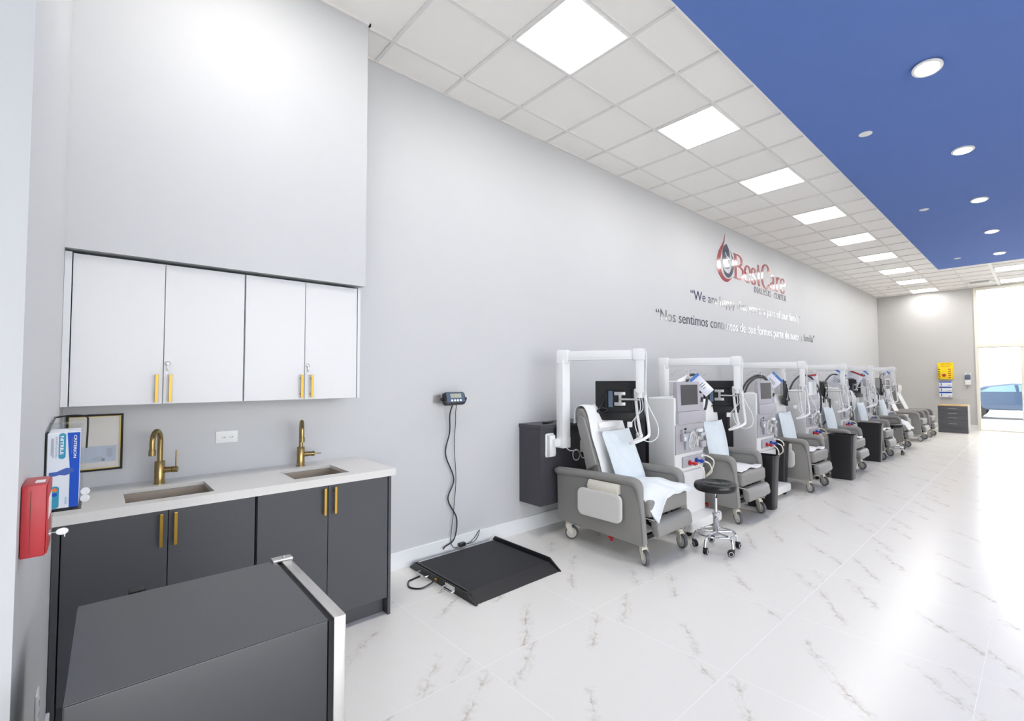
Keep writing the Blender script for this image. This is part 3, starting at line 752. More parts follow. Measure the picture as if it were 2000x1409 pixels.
MB().prism([(0.06, 0.053), (0.766, 0.053), (0.79, 0.045), (0.06, 0.045)], 'y', -0.01, 0.02).build('side_plate', 'scale_black', t, smooth=False)
for a, b in ((0.19, 0.31), (0.54, 0.66)): MB().tube(ease([(a, -0.018, 0.03), (a, -0.05, 0.03), (a+0.015, -0.062, 0.03), (b-0.015, -0.062, 0.03), (b, -0.05, 0.03), (b, -0.018, 0.03)], 4), 0.0045, 8).build('handle', 'chrome', t)
MB().box(0.52, 0.64, -0.0195, -0.0182, 0.012, 0.045).build('label_plate', 'label_white', t, smooth=False)
MB().cyl((0.405, -0.035, 0.03), 0.011, 0.017, 'y', 16).build('connector', 'brass', t)
for a, b in ((0.1, 0.05), (0.1, 0.7), (0.7, 0.05), (0.7, 0.7)): MB().cyl((a, b, 0), 0.025, 0.021).build('foot', 'black_matte', t)
c = MB(); c.tube(ease([(0.425, 1.815, 0.03), (0.44, 1.77, 0.02), (0.43, 1.70, 0.006), (0.36, 1.655, 0.006), (0.27, 1.69, 0.006), (0.25, 1.74, 0.006), (0.24, 1.80, 0.006)], 8), 0.006, 8)
tag(c.build('scale_cable', 'black_plastic'), 'black cable looping from the connector on the floor scale', 'cable')
t = thing('scale_display', 'small black weighing display on a bracket on the long wall', 'display', (0.0, 2.19, 1.31))
MB().prism([(0.001, -0.145), (0.004, -0.145), (0.004, -0.08), (0.075, -0.11), (0.075, -0.105), (0.004, -0.075), (0.001, -0.075)], 'z', -0.033, 0.033).build('bracket', 'steel_brushed', t, smooth=False)
R_ = Matrix.Translation((0.085, 0, 0)) @ Matrix.Rotation(math.radians(-18), 4, 'Y')
MB().prism([(-0.105, -0.03), (-0.085, -0.052), (0.085, -0.052), (0.105, -0.03), (0.1, 0.04), (0.085, 0.052), (-0.085, 0.052), (-0.1, 0.04)], 'x', -0.022, 0.025, bev=0.005, M=R_).build('housing', 'black_plastic', t)
MB().prism(rrect(-0.083, 0.09, -0.038, 0.044, 0.008), 'x', 0.025, 0.0275, M=R_).build('faceplate', 'display_blue', t)
MB().box(0.0276, 0.0285, -0.045, 0.06, 0.0, 0.036, M=R_).build('lcd', 'lcd_grey', t, smooth=False)
for q in range(4): MB().prism(rrect(-0.045+q*0.028, -0.027+q*0.028, -0.03, -0.013, 0.003), 'x', 0.0276, 0.0285, M=R_).build('button', 'label_white', t, smooth=False)
for s in (-1, 1): MB().cyl((0.0, s*0.113-0.008, -0.002), 0.014, 0.016, 'y', 16, M=R_).build('knob', 'black_plastic', t)
c = MB(); c.tube(ease([(0.085, 2.18, 1.262), (0.05, 2.175, 1.176), (0.03, 2.186, 1.027), (0.025, 2.150, 0.848), (0.025, 2.232, 0.629), (0.025, 2.175, 0.47), (0.025, 2.261, 0.294), (0.03, 2.235, 0.13), (0.04, 2.14, 0.09), (0.045, 2.12, 0.075)], 6), 0.0055, 8)
tag(c.build('display_cable', 'black_plastic'), 'thick black cable hanging from the wall display down to the scale', 'cable')
c = MB(); c.tube(ease([(0.08, 2.225, 1.262), (0.04, 2.238, 1.2), (0.025, 2.247, 1.107), (0.022, 2.238, 0.909), (0.022, 2.254, 0.626), (0.022, 2.233, 0.362), (0.022, 2.206, 0.131), (0.03, 2.23, 0.06), (0.035, 2.27, 0.05)], 6), 0.0028, 6)
c.tube(ease([(0.04, 2.33, 0.06), (0.03, 2.40, 0.065), (0.022, 2.46, 0.10), (0.02, 2.50, 0.145), (0.02, 2.49, 0.10), (0.03, 2.44, 0.06), (0.04, 2.36, 0.058)], 5), 0.0025, 6)
tag(c.build('power_cable', 'black_plastic'), 'thin black power wire hanging beside the thick display cable', 'cable')
tag(MB().box(0.022, 0.058, 2.275, 2.335, 0.054, 0.084, bev=0.004).build('power_adapter', 'black_plastic'), 'small black power adapter at the rear edge of the floor scale', 'adapter')

# ------------------------------------------------------------------ lettering on the long wall
LX = 0.0008
def wall_text(name, body, y0, y1, z0, cap, mname, label, ext=0.0016, bold=-0.004):
    me = text_mesh(body, 1.0, width=y1-y0, height=cap, ext=ext, bold=bold)
    t = thing(name, label, 'lettering', (LX+0.0016, y0, z0))
    # split the line into its words at the wide gaps
    bm = bmesh.new(); bm.from_mesh(me); seen = set(); isl = []
    for v in bm.verts:
        if v in seen: continue
        st = [v]; seen.add(v); grp = []
        while st:
            q = st.pop(); grp.append(q)
            for e in q.link_edges:
                w_ = e.other_vert(q)
                if w_ not in seen: seen.add(w_); st.append(w_)
        isl.append((min(q.co.x for q in grp), max(q.co.x for q in grp), grp))
    isl.sort(key=lambda i: i[0]); words = []; end = -9
    n_sp = body.count(' ')
    gaps = []
    for a, b, g_ in isl:
        gaps.append(a-end); end = max(end, b)
    cut = sorted(gaps[1:], reverse=True)[n_sp-1]
    end = -9
    for (a, b, g_), gp in zip(isl, gaps):
        if not words or gp >= cut: words.append([])
        words[-1] += g_
    for wd in words:
        keep = set(wd); b2 = bmesh.new(); mp = {}
        for v in wd: mp[v] = b2.verts.new((0, v.co.x, v.co.z) if False else (-v.co.y, v.co.x, v.co.z))
        for f in bm.faces:
            if f.verts[0] in keep: b2.faces.new([mp[v] for v in f.verts])
        m2 = bpy.data.meshes.new('word'); b2.to_mesh(m2); b2.free(); m2.materials.append(M[mname])
        o = bpy.data.objects.new('word', m2); COL.objects.link(o); o.parent = t
    bm.free()
    return t
wall_text('wall_lettering', '\u201cWe are happy that you are part of our family\u201d', 6.25, 10.76, 2.617, 0.150, 'navy_letter', 'upper line of glossy navy lettering in English on the long wall')
wall_text('wall_lettering', '\u201cNos sentimos contentos de que formes parte de nuestra familia\u201d', 5.35, 11.62, 2.243, 0.162, 'navy_letter', 'lower, longer line of glossy navy lettering in Spanish on the long wall')
# serif capitals drawn with a broad-nib pen: stems thick, thin across
JIT = [0.0032]
def pen(mb, pts, thick, thin, closed=False, steps=10):
    JIT[0] += 0.00011
    P = [Vector((p[0], p[1])) for p in pts]
    if len(P) > 2:
        Q = [(v.x, v.y, 0) for v in P]
        S = ease(Q, steps); P = [Vector((v.x, v.y)) for v in S]
    n = len(P); Lf = []; Rt = []
    for i in range(n):
        d = P[min(i+1, n-1)]-P[max(i-1, 0)]
        if d.length < 1e-9: d = Vector((0, 1))
        d.normalize(); w_ = thin+(thick-thin)*abs(d.y)**1.5
        nn = Vector((-d.y, d.x)); Lf.append(P[i]+nn*w_/2); Rt.append(P[i]-nn*w_/2)
    for i in range(n-1):
        mb.prism([Lf[i], Rt[i], Rt[i+1], Lf[i+1]], 'x', 0.0, JIT[0])
def blk(mb, x0, x1, z0, z1):
    JIT[0] += 0.00011
    if JIT[0] > 0.0042: JIT[0] = 0.0032
    mb.prism([(x0, z0), (x1, z0), (x1, z1), (x0, z1)], 'x', 0.0, JIT[0])
def glyph(mb, ch, ox, oz, w_, h, T, t_):
    def X(u): return ox+u*w_
    def Z(v): return oz+v*h
    def st(u, v0, v1): blk(mb, X(u)-T/2, X(u)+T/2, Z(v0), Z(v1))
    def se(u, v, l=0.2):
        blk(mb, X(u)-w_*l, X(u)+w_*l, Z(v)-(t_ if v > 0.5 else 0), Z(v)+(0 if v > 0.5 else t_))
    def pn(*p): pen(mb, [(X(a), Z(b)) for a, b in p], T, t_)
    def ln(a, b, c, d, w2=None): pen(mb, [(X(a), Z(b)), (X(c), Z(d))], w2 or T, w2 or T)
    if ch == 'B':
        st(.2, 0, 1); se(.16, 0, .16); se(.16, 1, .16); pn((.2,.97),(.5,.97),(.74,.86),(.74,.66),(.5,.54),(.2,.53)); pn((.2,.53),(.55,.52),(.86,.42),(.88,.2),(.6,.03),(.2,.03))
    elif ch == 'e': pn((.1,.36),(.88,.38),(.8,.60),(.5,.68),(.2,.56),(.1,.33),(.22,.08),(.52,.0),(.86,.14))
    elif ch == 's': pn((.8,.5),(.72,.63),(.45,.67),(.2,.58),(.24,.42),(.5,.33),(.78,.23),(.76,.07),(.48,.0),(.2,.05),(.14,.2))
    elif ch == 't': pn((.45,.9),(.45,.2),(.55,.03),(.8,.05)); blk(mb, X(.1), X(.85), Z(.62), Z(.66))
    elif ch == 'C': pn((.9,.7),(.86,.9),(.6,1.0),(.28,.88),(.1,.5),(.25,.13),(.58,0.0),(.93,.18))
    elif ch == 'a': pn((.2,.54),(.42,.67),(.66,.6),(.68,.1),(.92,.02)); pn((.66,.38),(.3,.3),(.16,.14),(.32,.0),(.64,.12))
    elif ch == 'r': st(.3, 0, .64); se(.3, 0, .25); se(.2, .66, .12); pn((.32,.42),(.5,.62),(.75,.66),(.88,.6))
    elif ch == 'D': st(.18, 0, 1); se(.18, 0, .16); se(.18, 1, .16); pn((.18,.97),(.6,.93),(.9,.5),(.6,.07),(.18,.03))
    elif ch == 'I': st(.5, 0, 1); se(.5, 0, .35); se(.5, 1, .35)
    elif ch == 'A': ln(.05, 0, .5, 1, t_); ln(.5, 1, .95, 0, T*.85); blk(mb, X(.2), X(.75), Z(.32), Z(.32)+t_); se(.05, 0, .14); se(.93, 0, .16)
    elif ch == 'L': st(.25, 0, 1); se(.25, 1, .2); blk(mb, X(.05), X(.9), Z(0), Z(0)+t_); blk(mb, X(.9)-t_, X(.9), Z(0), Z(.25))
    elif ch == 'Y': ln(.08, 1, .5, .5, T*.85); ln(.92, 1, .5, .5, t_); st(.5, 0, .52); se(.5, 0, .2); se(.1, 1, .16); se(.9, 1, .14)
    elif ch == 'S': pn((.82,.8),(.68,.97),(.4,.98),(.16,.82),(.3,.6),(.7,.42),(.86,.2),(.6,.0),(.3,.02),(.14,.2))
    elif ch == 'E': st(.2, 0, 1); blk(mb, X(.05), X(.85), Z(0), Z(0)+t_); blk(mb, X(.05), X(.82), Z(1)-t_, Z(1)); blk(mb, X(.2), X(.65), Z(.5), Z(.5)+t_); blk(mb, X(.85)-t_, X(.85), Z(0), Z(.22)); blk(mb, X(.82)-t_, X(.82), Z(.8), Z(1))
    elif ch == 'N': ln(.15, 0, .15, 1, t_); ln(.15, 1, .85, 0, T); ln(.85, 0, .85, 1, t_); se(.15, 0, .14); se(.12, 1, .14); se(.85, 1, .14)
    elif ch == 'T': st(.5, 0, 1); se(.5, 0, .22); blk(mb, X(.05), X(.95), Z(1)-t_, Z(1)); blk(mb, X(.05), X(.05)+t_, Z(.78), Z(1)); blk(mb, X(.95)-t_, X(.95), Z(.78), Z(1))
    elif ch == 'R': st(.2, 0, 1); se(.2, 0, .18); se(.15, 1, .14); pn((.2,.97),(.6,.95),(.78,.74),(.6,.52),(.2,.5)); ln(.45, .5, .92, 0, T*.9)
sign = thing('logo_sign', 'glossy red and navy clinic logo with a droplet emblem, high on the long wall', 'sign', (LX, 0, 0))
mb = MB(); cur = 7.66
adv = {'B': .46, 'e': .31, 's': .26, 't': .22, 'C': .45, 'a': .32, 'r': .25}
tot = sum(adv[c_] for c_ in 'BestCare'); k_ = 2.29/tot
letters = 'BestCare'
for c_ in letters:
    lm = MB(); big = c_ in 'BC'
    glyph(lm, c_, cur, 3.125 if c_ != 'C' else 3.118, adv[c_]*k_*(0.97 if big else 0.95), 0.42 if c_ != 'C' else 0.44, 0.085 if big else 0.072, 0.022)
    lm.build('letter', 'red_letter', sign, smooth=False); cur += adv[c_]*k_
for body, y0, y1 in (('DIALYSIS', 8.46, 9.24), ('CENTER', 9.36, 9.98)):
    n = sum(0.55 if c_ == 'I' else 1 for c_ in body); a = (y1-y0)/n; cur = y0; lm = MB()
    for c_ in body:
        w_ = a*(0.55 if c_ == 'I' else 1); glyph(lm, c_, cur, 2.985, w_*0.9, 0.105, 0.020, 0.007); cur += w_
    lm.build('small_lettering', 'dark_letter', sign, smooth=False)
def crescent(outer, inner, name, mname):
    A = ease([(a, b, 0) for a, b in outer], 8); B = ease([(a, b, 0) for a, b in inner], 8); n = len(A); lm = MB()
    for i in range(n-1):
        q = [(A[i].x, A[i].y), (A[i+1].x, A[i+1].y), (B[i+1].x, B[i+1].y), (B[i].x, B[i].y)]
        if i == 0: q = q[:3] if (A[0]-B[0]).length < 1e-6 else q
        if i == n-2 and (A[-1]-B[-1]).length < 1e-6: q = [q[0], q[1], q[3]]
        lm.prism(q, 'x', 0.0, 0.0032)
    lm.build(name, mname, sign, smooth=False)
crescent([(7.37, 3.80), (7.30, 3.66), (7.14, 3.48), (7.075, 3.30), (7.12, 3.14), (7.27, 3.04), (7.44, 3.03), (7.62, 3.13)], [(7.37, 3.80), (7.34, 3.66), (7.24, 3.48), (7.19, 3.32), (7.22, 3.19), (7.32, 3.10), (7.46, 3.08), (7.62, 3.13)], 'flame', 'red_letter')
crescent([(7.28, 3.25), (7.34, 3.14), (7.47, 3.10), (7.60, 3.17), (7.68, 3.32), (7.66, 3.44), (7.55, 3.56)], [(7.28, 3.25), (7.36, 3.19), (7.47, 3.17), (7.55, 3.22), (7.60, 3.32), (7.61, 3.44), (7.55, 3.56)], 'blue_crescent', 'navy_emblem')
crescent([(7.42, 3.65), (7.31, 3.58), (7.27, 3.45), (7.29, 3.32), (7.38, 3.24), (7.50, 3.26)], [(7.42, 3.65), (7.50, 3.57), (7.53, 3.46), (7.52, 3.40), (7.46, 3.38), (7.50, 3.26)], 'oval', 'navy_emblem')
lm = MB()
for pts in ([(7.40, 3.42), (7.47, 3.44), (7.52, 3.38), (7.50, 3.30), (7.42, 3.27)], [(7.36, 3.50), (7.44, 3.42), (7.46, 3.34), (7.41, 3.30)]):
    S = ease([(a, b, 0) for a, b in pts], 6)
    for i in range(len(S)-1):
        d = (S[i+1]-S[i]).normalized(); nn = Vector((-d.y, d.x, 0))*0.007
        lm.prism([(S[i]+nn).xy, (S[i]-nn).xy, (S[i+1]-nn).xy, (S[i+1]+nn).xy], 'x', 0.0032, 0.0042)
lm.build('swirl', 'label_white', sign, smooth=False)

# ------------------------------------------------------------------ treatment stations
def caster(parent, x, y, ang, style='chair'):
    """swivel caster with its wheel; parent coordinates, wheel on the floor"""
    c_, s_ = math.cos(ang), math.sin(ang)
    off = 0.03; R = 0.062
    Mx = Matrix.Translation((x, y, 0)) @ Matrix.Rotation(ang, 4, 'Z')
    f = MB()
    f.lathe([(0.026, 0.135), (0.03, 0.145), (0.022, 0.165), (0.012, 0.168)], (0, 0, 0), 'z', 16, M=Mx)
    for sy in (-1, 1):
        f.prism([(-0.024, 0.14), (0.03, 0.14), (off+0.018, 0.07), (off+0.008, 0.05), (off-0.012, 0.055), (-0.015, 0.1)], 'y', sy*0.023-0.003, sy*0.023+0.003, bev=0.002, seg=1, M=Mx)
    f.box(-0.024, 0.03, -0.024, 0.024, 0.118, 0.14, bev=0.006, M=Mx)
    fo = f.build('caster', 'cream_plastic', parent)
    MB().lathe([(R-0.012, -0.016), (R-0.002, -0.013), (R, 0), (R-0.002, 0.013), (R-0.012, 0.016)], (off, 0, R+0.0005), 'y', 28, M=Mx).build('tyre', 'tyre_grey', fo)
    MB().lathe([(0.012, -0.0195), (0.03, -0.0175), (R-0.016, -0.0165), (R-0.016, 0.0165), (0.03, 0.0175), (0.012, 0.0195)], (off, 0, R+0.0005), 'y', 24, M=Mx).build('wheel', 'wheel_grey', fo)

GCH = 'grey recliner chairs along the long wall'
def recliner():
    """origin on the floor at the middle of the rear; local x points away from the wall"""
    t = thing('recliner_chair', '', 'chair', (0, 0, 0), 0, GCH)
    HWd = 0.335
    for s in (-1, 1):
        prof = [(0.06, 0.18), (0.05, 0.60), (0.5, 0.635), (0.90, 0.64), (0.955, 0.60), (0.985, 0.48), (1.0, 0.30), (1.0, 0.155)]
        MB().prism(prof, 'y', s*(HWd-0.02)-0.022, s*(HWd-0.02)+0.022, bev=0.012, seg=3).build('side_panel', 'vinyl_grey', t)
        pts = ease([(0.035, 0, 0.625), (0.06, 0, 0.622), (0.3, 0, 0.632), (0.6, 0, 0.641), (0.80, 0, 0.645), (0.895, 0, 0.643), (0.935, 0, 0.622), (0.953, 0, 0.575), (0.972, 0, 0.45), (0.988, 0, 0.30), (0.997, 0, 0.18)], 5)
        n = len(pts); rr = []; fl = []
        for p in pts:
            if p.x < 0.045: rr.append(0.034); fl.append(0.75)
            elif p.z > 0.62: rr.append(0.047); fl.append(0.78)
            else:
                q = max(0.0, min(1.0, (0.62-p.z)/0.12)); rr.append(0.045-0.019*q); fl.append(0.78+0.0*q)
        MB().tube([(p.x, s*(HWd-0.022), p.z) for p in pts], rr, n=16, flat=fl, up=(0, 0, 1)).build('armrest', 'vinyl_grey', t)
    # seat
    MB().box(0.45, 0.985, -0.285, 0.285, 0.375, 0.485, bev=0.03, seg=3).box(0.80, 1.035, -0.285, 0.285, 0.372, 0.508, bev=0.03, seg=4).build('seat', 'vinyl_grey', t)
    # backrest, leaning towards the wall
    lean = [(0.40, 0.42), (0.345, 0.62), (0.27, 0.92), (0.215, 1.10), (0.21, 1.18), (0.235, 1.205), (0.29, 1.20), (0.34, 1.13), (0.385, 1.0), (0.46, 0.75), (0.52, 0.62), (0.56, 0.46)]
    MB().prism(lean, 'y', -0.245, 0.245, bev=0.022, seg=3).build('backrest', 'vinyl_grey', t)
    for s in (-1, 1):
        wing = [(0.36, 0.66), (0.30, 0.90), (0.25, 1.06), (0.28, 1.14), (0.33, 1.12), (0.38, 1.0), (0.47, 0.72)]
        MB().prism(wing, 'y', s*0.262-0.014, s*0.262+0.014, bev=0.01, seg=2).build('side_wing', 'vinyl_edge', t)
    # frame and mechanism
    MB().box(0.12, 0.96, -0.29, -0.27, 0.165, 0.2).box(0.12, 0.96, 0.27, 0.29, 0.165, 0.2).box(0.12, 0.15, -0.27, 0.27, 0.165, 0.2).box(0.9, 0.93, -0.27, 0.27, 0.165, 0.2).box(0.62, 0.645, -0.27, 0.27, 0.3, 0.34).build('frame', 'black_matte', t, smooth=False)
    mb = MB()
    for s in (-1, 1):
        mb.tube([(0.72, s*0.17, 0.34), (0.98, s*0.17, 0.28), (1.03, s*0.17, 0.30)], 0.009, 8)
        mb.tube([(0.70, s*0.19, 0.22), (0.92, s*0.19, 0.33), (1.03, s*0.19, 0.27)], 0.008, 8)
    mb.box(0.76, 0.79, -0.2, 0.2, 0.24, 0.35); mb.build('mechanism', 'black_plastic', t)
    MB().prism([(1.0, 0.352), (1.05, 0.348), (1.074, 0.325), (1.086, 0.25), (1.075, 0.228), (1.035, 0.225), (1.01, 0.25)], 'y', -0.24, 0.275, bev=0.014, seg=3).build('footrest', 'vinyl_edge', t)
    MB().box(0.955, 1.0, 0.235, 0.285, 0.165, 0.37, bev=0.012).build('lower_flap', 'vinyl_grey', t)
    MB().tube([(0.95, -0.29, 0.37), (1.0, -0.245, 0.355), (1.04, -0.235, 0.35)], 0.008, 8, flat=0.5).build('hinge_bar', 'white_plastic', t)
    # folded side tray
    tr = MB().prism(rrect(0.362, 0.83, 0.305, 0.536, 0.055), 'y', -HWd-0.062, -HWd-0.036, bev=0.006, seg=2).build('side_tray', 'tray_grey', t)
    MB().prism(rrect(0.378, 0.814, 0.32, 0.521, 0.045), 'y', -HWd-0.0635, -HWd-0.0615).build('tray_surface', 'tray_grey', tr)
    hb = MB().prism([(-HWd-0.001, 0.53), (-HWd-0.045, 0.53), (-HWd-0.052, 0.565), (-HWd-0.04, 0.60), (-HWd-0.02, 0.612), (-HWd-0.001, 0.605)], 'x', 0.465, 0.785, bev=0.005).build('tray_hinge', 'cream_plastic', t)
    MB().box(0.62, 0.66, -0.30, -0.27, 0.135, 0.168).tube([(0.64, -0.29, 0.15), (0.665, -0.305, 0.12)], 0.011, 8, flat=0.6).build('brake_pedal', 'red_plastic', t)
    for (x, y, a) in ((0.13, -0.265, 0.6), (0.13, 0.265, 0.2), (0.955, -0.275, -0.5), (0.955, 0.275, -0.35)): caster(t, x, y, a)
    return t
def cloth_noise(x, y, s=1.0): return (math.sin(x*23+1.3*math.sin(y*17))*0.5+math.sin(y*31+x*11+0.7)*0.35+math.sin((x-y)*47)*0.2)*s
def sheet_on(fn, nu, nv, th, name, mname, label, cat, group=None, loc=(0, 0, 0)):
    o = MB().grid(fn, nu, nv, thick=th).build(name, mname, loc=loc)
    return tag(o, label, cat, group)
BACKF = [(0.385, 1.0), (0.46, 0.75), (0.52, 0.62)]      # front face of the backrest (x, z)
def back_front(z):      # x of the backrest's front at height z
    if z > 1.0: return 0.385-(z-1.0)*0.30
    return 0.385+(1.0-z)*0.32
def head_cover(cx, cy, label, z_low=0.62, ang=0):
    """white sheet over the top of the backrest, down its front"""
    prof = ease([(0.185, 0, 1.06), (0.178, 0, 1.13), (0.195, 0, 1.205), (0.235, 0, 1.228), (0.30, 0, 1.222), (0.352, 0, 1.145), (back_front(1.0)+0.014, 0, 1.0), (back_front(0.85)+0.014, 0, 0.85), (back_front(0.72)+0.014, 0, 0.72), (back_front(z_low)+0.014, 0, z_low)], 4)
    n = len(prof)
    def fn(u, v):
        p = prof[min(int(round(u*(n-1))), n-1)]
        y = (v-0.5)*(0.50-0.03*abs(math.sin(u*9)))
        return (p.x+0.004*math.sin(v*19+u*7)*(1 if u > 0.2 else 0.4)+0.002, y, p.z+0.004*math.sin(v*13))
    o = sheet_on(fn, n, 15, 0.006, 'chair_cover', 'sheet_white', label, 'sheet', 'white covers on the chair backs', (cx, cy, 0)); o.rotation_euler.z = ang; return o
def pillow(cx, cy, label, w_=0.43, h=0.46, z0=0.57, yoff=0.03, group='light blue pillows on the chairs', ang=0):
    mb = MB(); nu, nv = 15, 15
    th = 0.055
    sgn = []
    for side in (1, -1):
        def fn(u, v):
            a, b = 2*u-1, 2*v-1
            puff = max(0.0, (1-a*a)*(1-b*b))**0.42*th*(1.0 if side > 0 else 0.55)
            pin = 1-0.06*(a*a*b*b)
            y = a*w_/2*pin*(1-0.05*(1-abs(b))); s_ = (v)*h
            z = z0+s_*0.93+0.012*abs(a)**3*(1 if b > 0 else -0.5)
            x = back_front(min(z, 1.0))+0.05+0.028+side*puff*0.8+0.05*(1-v)+0.004*math.sin(a*9+b*5)*(1-a*a)
            return (x, y+yoff, z)
        V = [[mb.bm.verts.new(fn(i/(nu-1), j/(nv-1))) for j in range(nv)] for i in range(nu)]
        for i in range(nu-1):
            for j in range(nv-1):
                f = mb.bm.faces.new((V[i][j], V[i+1][j], V[i+1][j+1], V[i][j+1])); f.smooth = True
    bmesh.ops.remove_doubles(mb.bm, verts=mb.bm.verts[:], dist=1e-4)
    o = mb.build('pillow', 'pillow_blue', loc=(cx, cy, 0)); o.rotation_euler.z = ang
    return tag(o, label, 'pillow', group)
def seat_pad(cx, cy, label, kind, ang=0):
    """kind 0: puffy blue-white bedding hanging over the near front corner; 1: thin white paper sheet"""
    if kind == 0:
        def fn(u, v):
            x = 0.50+u*0.585; a = v-0.5
            y = a*(0.55+0.03*u)
            z = 0.548+0.05*math.sin(PI*min(1, u*0.93))*(1-(2*a)**4)+0.005*math.sin(u*17+v*6)+0.005*math.sin(v*21-u*9)
            z = max(z, 0.54)
            if u > 0.9: z -= (u-0.9)*0.15
            if v < 0.3 and u > 0.72:
                k = (0.3-v)/0.3; q = (u-0.72)/0.28; q = q*q*(3-2*q)
                z -= k**1.2*q*0.17; x += k*q*0.012; y += 0.02*k*q
            return (x, y, z)
        o = sheet_on(fn, 34, 30, 0.03, 'bed_pad', 'pad_blue', label, 'bedding', None, (cx, cy, 0))
    else:
        def fn(u, v):
            a = v-0.5; x = 0.52+u*0.47+0.02*math.sin(v*8+1); y = a*0.52
            z = 0.517+0.0025*math.sin(u*14+v*7)+0.002*math.sin(v*25)
            if x > 1.0: z -= (x-1.0)*0.5
            if u > 0.8: z += 0.008*math.sin(v*14)
            return (x, y, z+0.004)
        o = sheet_on(fn, 20, 18, 0.004, 'seat_sheet', 'sheet_white', label, 'sheet', 'thin white sheets on the chair seats', (cx, cy, 0))
    o.rotation_euler.z = ang; return o

# chairs: (x of rear, y of centre, yaw)
CH = [(0.30, 3.475, 0), (0.345, 5.04, 0), (0.41, 6.985, 0), (0.47, 8.68, 0), (0.50, 10.53, 0), (0.50, 12.2, 0), (0.54, 13.98, 0), (0.57, 15.03, 0)]
chl = ['grey vinyl recliner nearest the camera, with its light side tray folded down', 'second grey recliner, behind the black stool and the first treatment machine', 'third grey recliner, with a tall black bin standing at its near side', 'fourth grey recliner, partly hidden by the third black bin', 'fifth grey recliner, its armrest above the farthest black bin', 'sixth grey recliner, with a crumpled white sheet on its seat', 'seventh grey recliner with a bare pale backrest, last but one of the row', 'farthest grey recliner, closest to the drawer unit by the end wall']
c0 = recliner(); c0.location = (CH[0][0], CH[0][1], 0); c0['label'] = chl[0]
for i in range(1, 8):
    q = dup(c0, (CH[i][0], CH[i][1], 0), CH[i][2], label=chl[i])
    if i in (1, 5):
        for ch in list(q.children):
            if ch.name.startswith('side_tray') or ch.name.startswith('tray_hinge'):
                for g_ in list(ch.children): bpy.data.objects.remove(g_)
                bpy.data.objects.remove(ch)
def tall_back(i):
    """these two recliners have a taller, S-shaped back with a pale front"""
    q = [o for o in COL.objects if o.type == 'EMPTY' and o.get('label') == chl[i]][0]
    for ch in list(q.children):
        if ch.name.startswith('backrest') or ch.name.startswith('side_wing'): bpy.data.objects.remove(ch)
    back = [(0.42, 0.45), (0.34, 0.72), (0.27, 0.92), (0.22, 1.0), (0.20, 1.12), (0.23, 1.25), (0.30, 1.31), (0.35, 1.27), (0.36, 1.15), (0.34, 1.05), (0.38, 0.92), (0.47, 0.70), (0.54, 0.48)]
    back = [(p.x, p.y) for p in ease([(a_, b_, 0) for a_, b_ in back], 3)]
    b = MB().prism(back, 'y', -0.25, 0.25, bev=0.02, seg=3).build('backrest', 'vinyl_edge', q)
    front = ease([(0.365, 0, 1.26), (0.372, 0, 1.15), (0.352, 0, 1.05), (0.392, 0, 0.92), (0.482, 0, 0.70), (0.53, 0, 0.58)], 4); n = len(front)
    MB().grid(lambda u, v: (front[min(int(round(u*(n-1))), n-1)].x+0.004, (v-0.5)*0.44, front[min(int(round(u*(n-1))), n-1)].z), n, 8, thick=0.008).build('back_cushion', 'tray_grey', b)
tall_back(6); tall_back(7)
hc = ['white sheet over the backrest of the nearest recliner', 'white sheet over the backrest of the second recliner', 'white sheet over the backrest of the third recliner', 'white sheet over the backrest of the fourth recliner', 'white sheet over the backrest of the fifth recliner', 'white sheet over the backrest of the sixth recliner']
for i in range(6): head_cover(CH[i][0], CH[i][1], hc[i])
pl_ = ['light blue pillow leaning on the backrest of the nearest recliner', 'light blue pillow on the second recliner, beside the first treatment machine', 'light blue pillow on the third recliner', 'light blue pillow on the fourth recliner, behind a hanging black hose', 'light blue pillow on the fifth recliner', 'light blue pillow on the sixth recliner, behind a thin black hose']
for i in range(6): pillow(CH[i][0], CH[i][1], pl_[i], h=0.46 if i == 0 else 0.45, w_=0.43 if i == 0 else 0.46, yoff=0.02 if i == 0 else -0.01)
def upright(o, k=0.24):
    """these chairs are less reclined than the nearest one"""
    o.data = o.data.copy()
    for v in o.data.vertices:
        if v.co.z > 0.5: v.co.x += k*(v.co.z-0.5)
for o in list(COL.objects):
    if o.type != 'MESH': continue
    lab = (o.parent.get('label') if o.parent else o.get('label')) or ''
    if (o.name.startswith(('backrest', 'side_wing')) and lab in chl[1:6]) or lab in hc[1:] or lab in pl_[1:]: upright(o)
def towel():
    o = MB().box(-0.02, 0.0, -0.15, 0.15, -0.03, 0.03, bev=0.008).build('folded_towel', 'sheet_white')
    o.location = (CH[0][0]+back_front(1.06)+0.045, CH[0][1]+0.0, 1.055); o.rotation_euler = (math.radians(3), math.radians(-14), 0)
    tag(o, 'folded white towel tucked above the pillow of the nearest recliner', 'towel')
towel()
seat_pad(CH[0][0], CH[0][1], 'puffy pale blue bedding on the nearest recliner, hanging over its near front corner', 0)
for i, l in ((1, 'thin white sheet on the seat of the second recliner'), (2, 'thin white sheet on the seat of the third recliner'), (3, 'thin white sheet on the seat of the fourth recliner'), (4, 'thin white sheet on the seat of the fifth recliner')): seat_pad(CH[i][0], CH[i][1], l, 1)
def crumpled(cx, cy):
    def fn(u, v):
        a = v-0.5; x = 0.58+u*0.52; y = a*0.48
        z = 0.52+0.07*math.sin(PI*u)*(1-(2*a)**2)+0.012*math.sin(u*23+v*9)+0.01*math.sin(v*27-u*8)
        if u > 0.8: z -= (u-0.8)*0.55
        return (x, y, max(z, 0.40))
    sheet_on(fn, 24, 20, 0.02, 'bed_sheet', 'sheet_white', 'crumpled white bed sheet on the sixth recliner', 'bedding', None, (cx, cy, 0))
